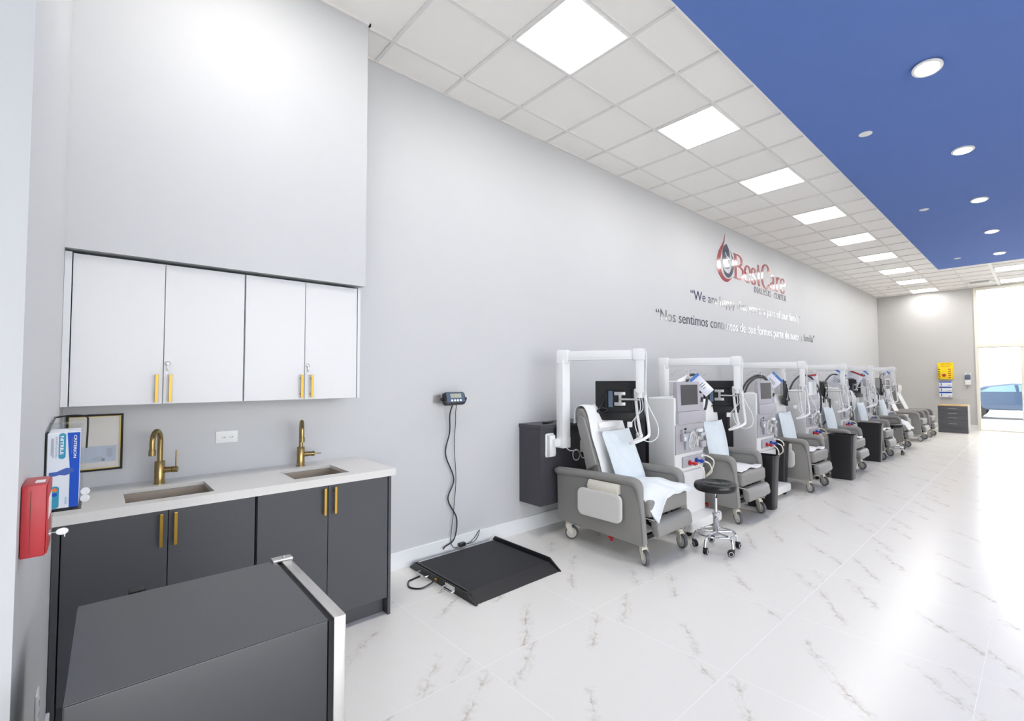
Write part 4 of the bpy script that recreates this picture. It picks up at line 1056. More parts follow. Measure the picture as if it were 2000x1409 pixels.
crumpled(CH[5][0], CH[5][1])

# ------------------------------------------------------------------ wall boxes, arms, screens
COLS = [(0.38, 3.20), (0.36, 4.95), (0.36, 6.95), (0.36, 8.70), (0.36, 10.40), (0.36, 12.05)]
ENDS = [(1.0, 3.55), (1.13, 5.22), (1.16, 7.21), (1.22, 8.92), (1.26, 10.58), (1.30, 12.2)]
ZT = [1.741, 1.715, 1.706, 1.695, 1.687, 1.688]
def wall_box(length):
    t = thing('service_box', '', 'cabinet', (0, 0, 0), 0, 'dark wall-hung service boxes behind the chairs')
    MB().box(0.001, 0.295, 0.008, length-0.008, 0.305, 1.012).build('body', 'box_laminate', t, smooth=False)
    MB().box(0.001, 0.315, 0.0, length, 1.0125, 1.045, bev=0.001, seg=1).build('top', 'box_laminate', t, smooth=False)
    return t
bl = ['dark grey wall-hung box nearest the camera, with a remote control on top', 'second dark wall-hung box, behind the second recliner', 'third dark wall-hung box, behind the third recliner', 'fourth dark wall-hung box along the long wall', 'fifth dark wall-hung box along the long wall', 'farthest dark wall-hung box along the long wall']
wb = wall_box(1.68); 
for i in range(6):
    loc = (0, COLS[i][1]-0.225, 0)
    if i == 0: wb.location = loc; wb['label'] = bl[0]
    else: dup(wb, loc, label=bl[i])
tag(MB().box(-0.022, 0.022, -0.075, 0.075, 0, 0.018, bev=0.004).build('remote_control', 'black_plastic', loc=(0.2, 3.17, 1.0455), rotz=0.35), 'black remote control lying on the nearest dark wall box', 'remote')
outlet(None, face_px(0.2955, 3.56, 0.80), 'white outlet on the nearest dark box, beside the coiled white cable')
outlet(None, face_px(0.2955, 4.50, 0.80), 'white outlet on the nearest dark box, seen between backrest and machine')

def arm_stand(i):
    (cx, cy), (ex, ey), zt = COLS[i], ENDS[i], ZT[i]
    lab = ['white jointed television arm nearest the camera, fixed to the first dark wall box', 'second white television arm, above the first treatment machine', 'third white television arm of the row', 'fourth white television arm of the row', 'fifth white television arm of the row', 'farthest white television arm, nearest the end wall']
    t = thing('television_bracket', lab[i], 'monitor arm', (0.2955, cy, 0.0), 0, 'white television arms along the wall')
    ox = -0.2955; L = lambda x, y, z: (x+ox, y-cy, z)
    ang = math.atan2(ey-cy, ex-cx); ln = math.hypot(ex-cx, ey-cy)
    # bracket on the box front
    MB().prism(rrect(-0.16, -0.05, 0.745, 0.965, 0.02), 'x', 0.001, 0.012, bev=0.003).build('wall_plate', 'arm_white', t)
    MB().prism([(0.012, 0.955), (0.05, 0.95), (0.06, 0.78), (0.05, 0.755), (0.012, 0.75)], 'y', -0.145, -0.07, bev=0.008).box(0.02, 0.09, -0.115, -0.03, 0.845, 0.915, bev=0.006).build('bracket', 'arm_white', t)
    # column
    MB().box(cx-0.043+ox, cx+0.043+ox, -0.05, 0.05, 0.845, zt-0.09, bev=0.006).build('column', 'arm_white', t)
    MB().box(cx-0.0445+ox, cx+0.0445+ox, -0.052, 0.052, 0.83, 0.93, bev=0.006).cyl((cx+0.045+ox, 0, 0.925), 0.012, 0.006, 'x', 14).build('lower_joint', 'arm_white', t)
    Mx = Matrix.Translation((cx+ox, 0, 0)) @ Matrix.Rotation(ang, 4, 'Z')
    MB().box(-0.052, 0.06, -0.05, 0.05, zt-0.125, zt, bev=0.01, M=Mx).build('upper_joint', 'arm_white', t)
    b = MB().box(0.05, ln-0.04, -0.036, 0.036, zt-0.098, zt-0.012, bev=0.006, M=Mx).build('beam', 'arm_white', t)
    MB().box(0.06, ln-0.06, -0.0375, -0.0355, zt-0.078, zt-0.075, M=Mx).build('groove', 'tray_grey', b, smooth=False)
    Me = Matrix.Translation((ex+ox, ey-cy, 0)) @ Matrix.Rotation(ang, 4, 'Z')
    MB().box(-0.062, 0.045, -0.046, 0.046, zt-0.105, zt, bev=0.01, M=Me).build('end_joint', 'arm_white', t)
    MB().box(-0.036, 0.034, -0.036, 0.036, 1.345, zt-0.1, bev=0.006, M=Me).cyl((0, 0, 1.30), 0.03, 0.05, 'z', 20, M=Me).build('drop_post', 'arm_white', t)
    # U-shaped handle under the post
    h = MB(); pts = []
    for s in (-1, 1): pass
    loop = [(-0.045, 0.04, 1.37), (-0.05, 0.055, 1.34), (-0.035, 0.06, 1.15), (-0.01, 0.065, 0.99), (0.0, 0.05, 0.95), (-0.06, -0.06, 0.915), (-0.08, -0.10, 0.905), (-0.03, -0.12, 0.92), (0.06, -0.06, 0.96), (0.075, -0.02, 1.0), (0.06, -0.02, 1.15), (0.045, -0.02, 1.33), (0.035, -0.02, 1.36)]
    h.tube(ease(loop, 4), 0.0135, 10, M=Me); h.build('handle', 'arm_white', t)
    w_ = MB(); w_.tube(ease([(0.0, -0.03, zt-0.0), (0.055, -0.045, zt-0.03), (0.062, -0.045, zt-0.1), (0.055, -0.04, 1.5), (0.05, -0.035, 1.32)], 5), 0.006, 8, M=Me)
    w_.build('cable', 'arm_white', t)
    w_ = MB(); w_.tube(ease([(0.03, -0.04, 1.33), (0.09, -0.06, 1.20), (0.15, -0.05, 1.07), (0.15, -0.06, 0.97), (0.09, -0.05, 0.92), (0.0, 0.0, 0.94), (-0.05, 0.05, 1.03), (-0.05, 0.06, 1.12), (0.02, 0.0, 1.2), (0.01, 0.0, 1.31)], 6), 0.0045, 8, M=Me)
    w_.build('cable', 'arm_white', t)
    w_ = MB(); w_.tube(ease([(-0.01, 0.0, 1.32), (0.0, -0.01, 1.2), (-0.05, 0.03, 1.12), (-0.09, 0.06, 1.07)], 5), 0.004, 8, M=Me).box(-0.125, -0.08, 0.05, 0.068, 1.03, 1.08, bev=0.004, M=Me)
    w_.build('plug', 'white_plastic', t)
    w_ = MB(); w_.tube(ease([(cx+ox, 0.02, 0.84), (cx+ox+0.02, 0.06, 0.80), (cx+ox+0.01, 0.12, 0.79), (cx+ox, 0.20, 0.785), (cx+ox-0.02, 0.25, 0.74), (cx+ox-0.02, 0.22, 0.69), (cx+ox-0.02, 0.165, 0.70), (cx+ox-0.02, 0.15, 0.76), (cx+ox-0.02, 0.19, 0.79), (cx+ox-0.03, 0.25, 0.76), (cx+ox-0.03, 0.29, 0.70), (cx+ox-0.04, 0.34, 0.70), (0.012, 0.36, 0.75)], 5), 0.005, 8)
    w_.build('coiled_cable', 'arm_white', t)
for i in range(6): arm_stand(i)

def television():
    """local: screen faces +y', back faces -y'; origin at the centre of the back"""
    t = thing('television', '', 'television', (0, 0, 0), 0, 'small black televisions on the arms')
    W2, H2 = 0.222, 0.181
    MB().box(-W2, W2, 0.03, 0.045, -H2+0.03, H2, bev=0.004).build('bezel', 'black_plastic', t)
    MB().box(-W2+0.012, W2-0.012, 0.0452, 0.0458, -H2+0.045, H2-0.012).build('screen', 'screen_dark', t, smooth=False)
    bk = MB().prism([(-W2+0.005, 0.03), (W2-0.005, 0.03), (W2-0.06, 0.0), (-W2+0.06, 0.0)], 'z', -H2+0.055, H2-0.02, bev=0.004).build('back_cover', 'black_matte', t)
    MB().box(-W2+0.01, W2-0.01, -0.012, 0.03, -H2, -H2+0.075, bev=0.004).build('speaker_bar', 'black_plastic', t)
    r = MB(); 
    for a, b, c_, d in ((-0.13, 0.13, 0.1, 0.115), (-0.13, -0.115, -0.08, 0.1), (0.115, 0.13, -0.08, 0.1)): r.box(a, b, -0.012, 0.0, c_, d)
    r.build('rim', 'black_plastic', bk, smooth=False)
    MB().box(-0.1, -0.06, -0.008, 0.0, -0.06, 0.09, bev=0.002).build('label_plate', 'display_blue', bk, smooth=False)
    m_ = MB().box(-0.045, 0.055, -0.014, 0.0, 0.05, 0.08, bev=0.002).box(-0.045, 0.055, -0.014, 0.0, -0.045, -0.015, bev=0.002).box(-0.005, 0.02, -0.02, -0.002, -0.04, 0.07)
    m_.build('mount', 'silver', t)
    c = MB(); c.tube(ease([(-0.12, -0.016, 0.06), (-0.17, -0.02, -0.05), (-0.19, -0.03, -0.085), (-0.15, -0.035, -0.11), (-0.11, -0.03, -0.08), (-0.16, -0.025, -0.07), (-0.2, -0.03, -0.10), (-0.12, -0.03, -0.12), (-0.06, -0.025, -0.10)], 5), 0.006, 8)
    c.build('cable', 'black_plastic', t)
    return t
tvl = ['black television seen from behind on the nearest arm, above the first recliner', 'black television seen from behind on the second arm, beside the first treatment machine', 'slim black television turned edge-on, on the third arm', 'black television turned edge-on on the fourth arm', 'black television on the fifth arm, half behind a hanging plastic bag', 'black television turned edge-on on the farthest arm']
tv0 = television(); tv0['label'] = tvl[0]
def aim(i):
    (ex, ey) = ENDS[i]; d = Vector((ex-CAM.x, ey-CAM.y)); return math.atan2(d.y, d.x)-PI/2
TVP = [(-0.19, 0.09, 0.0, 1.27), (-0.20, 0.09, 0.02, 1.26), (-0.22, 0.02, 1.70, 1.265), (-0.25, 0.02, 1.42, 1.235), (-0.25, 0.02, 1.05, 1.265), (-0.22, 0.02, 1.80, 1.27)]
for i, (dr, dd, rot, z) in enumerate(TVP):
    a = aim(i); ex, ey = ENDS[i]
    rv = Vector((math.cos(a), math.sin(a))); dv = Vector((-math.sin(a), math.cos(a)))
    p = Vector((ex, ey)) + rv*dr + dv*dd
    loc = (p.x, p.y, z)
    if i == 0: tv0.location = loc; tv0.rotation_euler = (0, 0, a+rot)
    else: q = dup(tv0, loc, a+rot, label=tvl[i])
    q = tv0 if i == 0 else q
    pv = Matrix.Rotation(-(a+rot), 4, 'Z') @ Vector((ex-p.x, ey-p.y, 0))
    MB().tube([(0.01, -0.018, 0.015), (0.01, -0.05, 0.015), (pv.x, min(pv.y, -0.05), 0.015), (pv.x, pv.y, 0.015)], 0.009, 10).build('support', 'silver', q)

# ------------------------------------------------------------------ treatment machines
def machine():
    """local: front faces +x, y from 0 to 0.55; origin on the floor at the near rear corner of the cabinet"""
    t = thing('dialysis_machine', '', 'medical machine', (0, 0, 0), 0, 'white treatment machines between the recliners')
    W_ = 0.545; XF = 0.305
    MB().box(0.0, XF-0.004, 0.0, W_, 0.56, 1.285, bev=0.014, seg=3).build('cabinet', 'machine_white', t)
    MB().box(0.03, XF+0.012, 0.015, W_-0.004, 0.14, 0.562, bev=0.012, seg=3).build('lower_cabinet', 'machine_white', t)
    MB().box(0.0, 0.485, -0.035, W_+0.02, 0.05, 0.145, bev=0.022, seg=4).build('base', 'machine_white', t)
    for (x, y) in ((0.06, 0.03), (0.06, W_-0.04), (0.42, 0.03), (0.42, W_-0.04)):
        MB().lathe([(0.014, -0.012), (0.024, -0.009), (0.024, 0.009), (0.014, 0.012)], (x, y, 0.0245), 'y', 18).box(x-0.012, x+0.012, y-0.012, y+0.012, 0.03, 0.055).build('foot_wheel', 'black_matte', t)
    MB().box(0.1, 0.28, W_*0.3, W_+0.0, 0.051, 0.0515).build('under_plate', 'black_matte', t, smooth=False)
    # tilting screen and its side block
    s = MB().prism([(XF-0.035, 1.15), (XF+0.02, 1.15), (XF+0.012, 1.437), (XF-0.03, 1.437)], 'y', 0.025, 0.455, bev=0.008, seg=3).build('screen_housing', 'machine_lilac', t)
    MB().prism([(XF+0.0172, 1.172), (XF+0.0192, 1.172), (XF+0.0138, 1.408), (XF+0.0118, 1.408)], 'y', 0.085, 0.41).build('screen', 'screen_dark', s, smooth=False)
    MB().box(XF-0.08, XF+0.006, 0.452, W_+0.005, 1.152, 1.318, bev=0.006).build('side_block', 'machine_lilac', t)
    MB().cyl((XF+0.006, 0.505, 1.26), 0.018, 0.012, 'x', 18).box(XF+0.006, XF+0.01, 0.48, 0.53, 1.228, 1.245).build('port', 'black_plastic', t)
    MB().box(XF-0.06, XF+0.03, 0.02, W_+0.005, 1.028, 1.146, bev=0.007).build('drawer', 'machine_lilac', t)
    p = MB().box(XF-0.003, XF+0.004, 0.004, W_-0.004, 0.738, 1.02, bev=0.002, seg=1).build('front_panel', 'machine_panel', t, smooth=False)
    X0 = XF+0.004
    MB().box(X0, X0+0.03, 0.15, 0.29, 0.775, 0.935, bev=0.01).build('pump_cover', 'clear_grey', p)
    MB().tube([(X0+0.036, 0.235+0.045*math.cos(a*PI/12), 0.875+0.05*math.sin(a*PI/12)) for a in range(24)], 0.0035, 8, closed=True).build('pump_rotor', 'silver', p)
    MB().box(X0, X0+0.04, 0.085, 0.135, 0.86, 0.935, bev=0.008).build('heparin_pump', 'machine_lilac', p)
    MB().box(X0+0.001, X0+0.045, 0.093, 0.125, 0.87, 0.905, bev=0.003).build('clamp', 'white_plastic', p)
    MB().cyl((X0, 0.105, 0.96), 0.014, 0.02, 'x', 16).build('knob', 'machine_lilac', p)
    MB().box(X0, X0+0.002, 0.16, 0.20, 0.965, 0.985).build('small_display', 'black_matte', p, smooth=False)
    MB().box(X0, X0+0.05, 0.36, 0.45, 0.93, 0.965, bev=0.012).build('detector', 'white_plastic', p)
    MB().box(X0, X0+0.045, 0.42, 0.52, 0.885, 0.925, bev=0.012).build('detector', 'clear_grey', p)
    MB().cyl((X0, 0.385, 0.875), 0.013, 0.03, 'x', 14).box(X0, X0+0.02, 0.37, 0.40, 0.79, 0.86, bev=0.004).build('line_clamp', 'cream_plastic', p)
    MB().box(X0, X0+0.04, 0.44, 0.53, 0.77, 0.84, bev=0.012).build('bubble_trap', 'machine_lilac', p)
    MB().box(X0, X0+0.002, 0.17, 0.19, 0.94, 0.95).build('mark', 'ink', p, smooth=False)
    MB().tube(ease([(X0+0.02, 0.30, 0.79), (X0+0.05, 0.30, 0.88), (X0+0.05, 0.25, 0.945), (X0+0.05, 0.19, 0.92), (X0+0.045, 0.17, 0.82), (X0+0.045, 0.24, 0.775)], 5), 0.004, 8).build('tubing', 'tube_white', p)
    c = MB().box(XF-0.001, XF+0.014, 0.12, W_-0.003, 0.602, 0.704, bev=0.003).build('connector_panel', 'machine_lilac', t)
    for (y, z, mname, nm) in ((0.215, 0.645, 'red_plastic', 'red_connector'), (0.345, 0.655, 'blue_plastic', 'blue_connector')):
        MB().lathe([(0.02, 0.014), (0.024, 0.02), (0.024, 0.034), (0.012, 0.042), (0.011, 0.058), (0.019, 0.064), (0.02, 0.08), (0.013, 0.086), (0.009, 0.1)], (XF, y, z), 'x', 18, M=Matrix.Translation((XF, y, z)) @ Matrix.Rotation(math.radians(28), 4, 'Z') @ Matrix.Rotation(math.radians(6), 4, 'Y') @ Matrix.Translation((-XF, -y, -z))).build(nm, mname, t)
    MB().tube(ease([(XF+0.085, 0.262, 0.635), (XF+0.12, 0.285, 0.60), (XF+0.13, 0.31, 0.54), (XF+0.09, 0.33, 0.47), (XF+0.03, 0.335, 0.44)], 5), 0.007, 8).build('white_hose', 'tube_white', t)
    MB().tube(ease([(XF+0.085, 0.392, 0.647), (XF+0.12, 0.43, 0.62), (XF+0.12, 0.48, 0.55), (XF+0.07, 0.54, 0.50), (XF-0.02, 0.575, 0.44), (XF-0.05, 0.565, 0.40)], 5), 0.007, 8).build('white_hose', 'tube_white', t)
    MB().tube(ease([(XF+0.01, 0.46, 0.69), (XF+0.07, 0.49, 0.685), (XF+0.10, 0.56, 0.63), (XF+0.06, 0.60, 0.54), (XF+0.0, 0.58, 0.46), (XF-0.03, 0.57, 0.42)], 5), 0.007, 8).build('white_hose', 'tube_white', t)
    MB().box(XF+0.013, XF+0.034, 0.44, 0.48, 0.675, 0.70, bev=0.004).build('white_fitting', 'white_plastic', t)
    # infusion pole with hooks
    pl = MB().tube([(0.16, W_-0.04, 1.27), (0.16, W_-0.04, 1.53)], 0.008, 12).cyl((0.16, W_-0.04, 1.38), 0.016, 0.04, 'z', 14).build('pole', 'silver', t)
    for a in (0.3, 1.9, 3.4, 5.0):
        dx, dy = math.cos(a), math.sin(a); P0 = Vector((0.16, W_-0.04, 1.53))
        MB().tube(ease([P0, P0+Vector((dx*0.05, dy*0.05, 0.03)), P0+Vector((dx*0.13, dy*0.13, 0.015)), P0+Vector((dx*0.16, dy*0.16, -0.03)), P0+Vector((dx*0.185, dy*0.185, -0.005))], 4), 0.0025, 6).build('hook', 'silver', t)
    return t
MCH = [(0.745, 4.04), (0.77, 5.86), (0.77, 7.60), (0.77, 9.33), (0.78, 10.95), (0.78, 12.56)]
ml = ['white treatment machine nearest the camera, with a large grey screen, behind the black stool', 'second white treatment machine, between the second and third recliners', 'third white treatment machine, with a black hose arching over it', 'fourth white treatment machine of the row', 'fifth white treatment machine of the row', 'farthest white treatment machine, beside the bare recliners']
m0 = machine(); m0.location = (MCH[0][0], MCH[0][1], 0); m0['label'] = ml[0]
for i in range(1, 6): dup(m0, (MCH[i][0], MCH[i][1], 0), label=ml[i])
def hose(name, i, pts, r, label, mname='hose_black'):
    x, y = MCH[i]
    o = MB().tube(ease(pts, 7), r, 10).build(name, mname, loc=(x, y, 0)); return tag(o, label, 'hose', 'black hoses on the treatment machines')
hose('black_hose', 0, [(0.15, 0.44, 1.29), (0.155, 0.47, 1.40), (0.16, 0.55, 1.50), (0.17, 0.66, 1.50), (0.18, 0.77, 1.42), (0.2, 0.83, 1.30), (0.2, 0.80, 1.15), (0.18, 0.72, 1.07), (0.15, 0.66, 1.02), (0.1, 0.60, 0.95)], 0.014, 'thick black hose curving over the nearest treatment machine')
hose('black_hose', 1, [(0.1, 0.04, 1.288), (0.12, 0.16, 1.42), (0.14, 0.40, 1.50), (0.17, 0.62, 1.47), (0.2, 0.76, 1.30), (0.2, 0.78, 1.10), (0.18, 0.72, 0.95), (0.14, 0.62, 0.85)], 0.014, 'black hose arching high over the second treatment machine')
hose('black_hose', 1, [(0.13, 0.07, 1.288), (0.14, 0.18, 1.40), (0.16, 0.38, 1.475), (0.2, 0.56, 1.45), (0.23, 0.68, 1.28), (0.23, 0.66, 1.05), (0.22, 0.66, 0.9), (0.18, 0.72, 0.72)], 0.013, 'lower of the two black hoses arching over the second treatment machine')
hose('black_hose', 2, [(0.05, 0.1, 1.288), (0.08, 0.2, 1.42), (0.12, 0.42, 1.51), (0.2, 0.62, 1.46), (0.26, 0.78, 1.25), (0.27, 0.80, 1.0), (0.24, 0.74, 0.85), (0.2, 0.64, 0.78)], 0.014, 'black hose looping over the third treatment machine')
hose('black_hose', 2, [(0.3, 1.15, 1.12), (0.3, 1.15, 0.95), (0.28, 1.12, 0.82), (0.24, 1.0, 0.72), (0.2, 0.86, 0.685)], 0.013, 'black hose dangling beside the fourth recliner')
hose('black_hose', 3, [(0.05, -0.05, 1.288), (0.06, 0.05, 1.4), (0.1, 0.3, 1.52), (0.15, 0.6, 1.49), (0.2, 0.80, 1.3), (0.2, 0.8, 1.0)], 0.014, 'black hose above the fourth treatment machine, partly behind a hanging bag')
hose('black_hose', 4, [(0.05, 0.1, 1.288), (0.1, 0.25, 1.45), (0.15, 0.5, 1.53), (0.2, 0.75, 1.4), (0.22, 0.85, 1.2), (0.2, 0.82, 0.95), (0.16, 0.74, 0.76)], 0.014, 'black hose curving over the fifth treatment machine')
hose('black_hose', 5, [(0.2, -0.02, 1.2), (0.2, 0.05, 1.40), (0.2, 0.25, 1.53), (0.2, 0.42, 1.55), (0.2, 0.55, 1.50)], 0.009, 'thin black hose looping up to the pole of the farthest treatment machine')
hose('black_hose', 5, [(0.24, -0.28, 1.28), (0.24, -0.26, 1.1), (0.24, -0.3, 0.9), (0.22, -0.5, 0.72)], 0.013, 'black hose hanging in front of the farthest treatment machine')
def bag(i, p, w_, h, ry, rz, strip, label, text=None, mname='bag_plastic'):
    """zip bag hanging from a hook: its card, coloured zip strip and writing; faces the aisle and camera"""
    x, y = MCH[i]
    t = thing('hanging_bag', label, 'bag', (x+p[0], y+p[1], p[2]), 0, 'plastic bags hanging on the machine poles')
    d = Vector((CAM.x-(x+p[0]), CAM.y-(y+p[1]))); a = math.atan2(d.y, d.x)+rz
    t.rotation_euler = (0, 0, a)
    Mx = Matrix.Rotation(ry, 4, 'X')
    MB().box(-0.004, 0.004, -w_/2, w_/2, -h, 0, bev=0.003, M=Mx).build('pouch', mname, t)
    MB().box(-0.0055, 0.0055, -w_/2-0.002, w_/2+0.002, -0.03, 0.002, bev=0.001, seg=1, M=Mx).build('zip_strip', strip, t, smooth=False)
    for q, (a0, a1, z_) in enumerate(((-0.3, 0.25, -0.45), (-0.25, 0.3, -0.55), (-0.15, 0.12, -0.66))):
        MB().box(0.0041, 0.0047, a0*w_, a1*w_, z_*h-0.006, z_*h, M=Mx).build('writing', 'ink', t, smooth=False)
    return t
bag(0, (0.2, 0.55, 1.49), 0.11, 0.24, 0.75, 0.1, 'bluebag_strip', 'clear zip bag with blue strip and handwriting on the nearest treatment machine')
bag(1, (0.2, 0.99, 1.49), 0.18, 0.21, -0.85, 0.1, 'bluebag_strip', 'white zip bag with blue strip tilted on the second treatment machine')
bag(2, (0.18, 0.72, 1.52), 0.16, 0.36, 0.1, 0.9, 'redbag_strip', 'narrow lilac zip bag with red strip on the third treatment machine')
bag(3, (0.2, 0.52, 1.56), 0.2, 0.30, -0.62, 0.1, 'bluebag_strip', 'large clear bag with blue strip on the fourth treatment machine')
bag(3, (0.26, 1.26, 1.56), 0.25, 0.30, -0.45, 0.1, 'redbag_strip', 'largest clear bag, with a red strip, hanging past the fourth treatment machine')
bag(4, (0.2, 0.60, 1.58), 0.28, 0.34, -0.72, 0.1, 'bluebag_strip', 'clear bag with blue strip on the fifth treatment machine')
bag(5, (0.26, 0.62, 1.60), 0.12, 0.14, -0.9, 0.1, 'bluebag_strip', 'small clear bag with blue strip on the farthest treatment machine')
o = MB().grid(lambda u, v: (-0.06+u*0.1, v*0.3, 0.0+0.05*math.exp(-((v-0.8)/0.22)**2)*(0.4+u)+0.004*math.sin(v*20)), 8, 16, thick=0.003).build('paper', 'sheet_white', loc=(MCH[0][0]+0.22, MCH[0][1]+0.1, 1.441))
tag(o, 'crumpled white paper on top of the nearest machine screen', 'paper')

# ------------------------------------------------------------------ stools
def stool(loc, rz, label):
    t = thing('rolling_stool', label, 'stool', loc, rz, 'black and chrome rolling stools')
    s = MB().lathe([(0.12, 0.508), (0.165, 0.512), (0.179, 0.53), (0.18, 0.55), (0.172, 0.568), (0.155, 0.575), (0.12, 0.572), (0.04, 0.568), (0.0005, 0.567)], (0, 0, 0), 'z', 40).build('seat', 'seat_black', t)
    MB().tube([(0.055*math.cos(k*PI/16), 0.055*math.sin(k*PI/16), 0.569) for k in range(32)], 0.003, 6, closed=True).tube([(0.09*math.cos(k*PI/16), 0.09*math.sin(k*PI/16), 0.571) for k in range(32)], 0.003, 6, closed=True).tube([(0.125*math.cos(k*PI/16), 0.125*math.sin(k*PI/16), 0.573) for k in range(32)], 0.003, 6, closed=True).build('seat_rings', 'seat_black', s)
    MB().cyl((0, 0, 0.478), 0.018, 0.03).build('collar', 'black_plastic', t)
    MB().cyl((0, 0, 0.30), 0.0125, 0.18, n=20).build('piston', 'chrome', t)
    MB().lathe([(0.02, 0.12), (0.026, 0.13), (0.026, 0.29), (0.032, 0.30), (0.032, 0.315), (0.02, 0.32)], (0, 0, 0), 'z', 28).build('gas_cylinder', 'chrome', t)
    MB().tube(ease([(0.0, -0.03, 0.50), (-0.03, -0.09, 0.497), (-0.05, -0.12, 0.475)], 4), [0.005]*8+[0.009], 8).build('lever', 'black_plastic', t)
    MB().tube([(0.155*math.cos(k*PI/20), 0.155*math.sin(k*PI/20), 0.145) for k in range(40)], 0.0085, 10, closed=True).build('foot_ring', 'chrome', t)
    for k in range(5):
        a = 2*PI*k/5; c_, s_ = math.cos(a), math.sin(a)
        leg = MB().tube(ease([(0.015*c_, 0.015*s_, 0.152), (0.10*c_, 0.10*s_, 0.148), (0.145*c_, 0.145*s_, 0.142), (0.178*c_, 0.178*s_, 0.115), (0.188*c_, 0.188*s_, 0.062)], 5), 0.0105, 12).build('leg', 'chrome', t)
        Mx = Matrix.Translation((0.188*c_, 0.188*s_, 0)) @ Matrix.Rotation(a*1.7+0.6, 4, 'Z')
        w_ = MB().prism([(-0.012, 0.062), (0.0, 0.064), (0.035, 0.05), (0.046, 0.03), (0.03, 0.022), (-0.01, 0.03)], 'y', -0.014, 0.014, bev=0.003, M=Mx)
        for sy in (-1, 1): w_.lathe([(0.020, sy*0.012-0.007), (0.0255, sy*0.012-0.004), (0.0255, sy*0.012+0.004), (0.020, sy*0.012+0.007)], (0.018, 0, 0.026), 'y', 20, M=Mx)
        co = w_.build('caster', 'black_plastic', leg)
        for sy in (-1, 1): MB().tube([(0.018+0.017*math.cos(q*PI/10), sy*0.0195, 0.026+0.017*math.sin(q*PI/10)) for q in range(20)], 0.002, 6, closed=True, M=Mx).build('wheel_ring', 'white_plastic', leg)
    return t
st = stool((1.505, 3.922, 0), math.radians(52), 'black round stool on a chrome five-wheel base, beside the nearest treatment machine')
dup(st, (1.46, 11.15, 0), 0.9, label='small far rolling stool with chrome legs, half hidden between the fifth and sixth recliners')

# ------------------------------------------------------------------ bins
def waste_bin(loc, rz, label, lx, ly, h=0.62):
    t = thing('waste_bin', label, 'bin', loc, rz, 'tall black waste bins')
    a, b = lx/2, ly/2; k_ = 0.84
    mb = MB(); vo, vi = [], []
    outer = rrect(-a, a, -b, b, 0.03, 4); n = len(outer)
    rings = [(k_, 0.002), (1.0, h-0.02), (1.05, h-0.02), (1.05, h), (0.98, h), (0.97, h-0.03), (k_*0.96, 0.012)]
    R_ = [[mb.bm.verts.new((p[0]*s_, p[1]*s_, z_)) for p in outer] for s_, z_ in rings]
    for i in range(len(R_)-1):
        for j in range(n): mb.bm.faces.new((R_[i][j], R_[i][(j+1) % n], R_[i+1][(j+1) % n], R_[i+1][j]))
    mb.bm.faces.new(R_[0][::-1]); mb.bm.faces.new(R_[-1])
    mb.build('bin_body', 'bin_black', t); return t
waste_bin((1.235, 5.575, 0), 0.0, 'narrow black waste bin beside the second recliner, first in the row', 0.34, 0.17, 0.60)
waste_bin((0.99, 6.508, 0), 0.0, 'taller black waste bin just behind the first, against the third recliner', 0.40, 0.15, 0.64)
waste_bin((1.43, 7.99, 0), 0.0, 'wide black waste bin standing in front of the fourth recliner', 0.32, 0.26, 0.64)
waste_bin((1.35, 9.99, 0), 0.0, 'farthest black waste bin, in front of the fifth recliner', 0.36, 0.18, 0.66)
t = MB().prism(rrect(-0.14, 0.14, -0.06, 0.06, 0.02), 'z', 0, 0.02, bev=0.005).build('red_tray', 'bin_red', loc=(1.09, 5.80, 0.52))
bpy.data.objects.remove(t)
t = thing('red_lid_bin', 'small dull red lidded bin behind the narrow black bin', 'bin', (1.06, 5.76, 0.146))
MB().box(-0.09, 0.09, -0.05, 0.05, 0, 0.4, bev=0.008).build('bin_body', 'bin_black', t)
MB().box(-0.1, 0.1, -0.06, 0.06, 0.402, 0.43, bev=0.006).build('lid', 'bin_red', t)

# ------------------------------------------------------------------ end wall
YW = YE
t = thing('safety_sheet_station', 'yellow safety data sheet holder with black striped side, on the end wall', 'sign', (1.575, YW, 1.40))
MB().box(-0.175, 0.175, -0.006, -0.001, 0.0, 0.475, bev=0.002).build('back_board', 'yellow_plastic', t)
MB().box(-0.165, 0.155, -0.075, -0.006, 0.0, 0.33, bev=0.004).build('pocket', 'yellow_plastic', t)
mb = MB()
for q in range(5): mb.prism([(-0.163, 0.02+q*0.064), (-0.115, -0.0+q*0.064+0.003), (-0.115, 0.028+q*0.064), (-0.163, 0.048+q*0.064)], 'y', -0.0765, -0.0752)
for q in range(1): mb.prism([(-0.175, 0.3), (-0.15, 0.33), (-0.15, 0.35), (-0.175, 0.33)], 'y', -0.0075, -0.0062)
mb.build('stripes', 'stripe_dark', t, smooth=False)['kind'] = 'stuff'
MB().box(-0.1655, -0.165, -0.07, -0.01, 0.01, 0.32).build('side_stripe', 'stripe_dark', t, smooth=False)
def nt(t, body, x, z, wd, cap, y, mname):
    me = text_mesh(body, 1.0, width=wd, height=cap, ext=0.0004, bold=0.01, align='CENTER')
    MB().add_mesh(me, Matrix.Translation((x, y, z))).build('print', mname, t, smooth=False, recalc=False)
nt(t, 'SAFETY DATA', 0.0, 0.435, 0.20, 0.028, -0.0068, 'orange_text'); nt(t, 'SHEETS STATION', 0.0, 0.395, 0.25, 0.026, -0.0068, 'orange_text'); nt(t, 'RIGHT TO KNOW', 0.0, 0.352, 0.18, 0.018, -0.0068, 'ink')
for q in range(5): MB().box(0.06+(q % 2)*0.005, 0.125, -0.0765, -0.0752, 0.03+q*0.06, 0.055+q*0.06).build('print', 'orange_text', t, smooth=False)
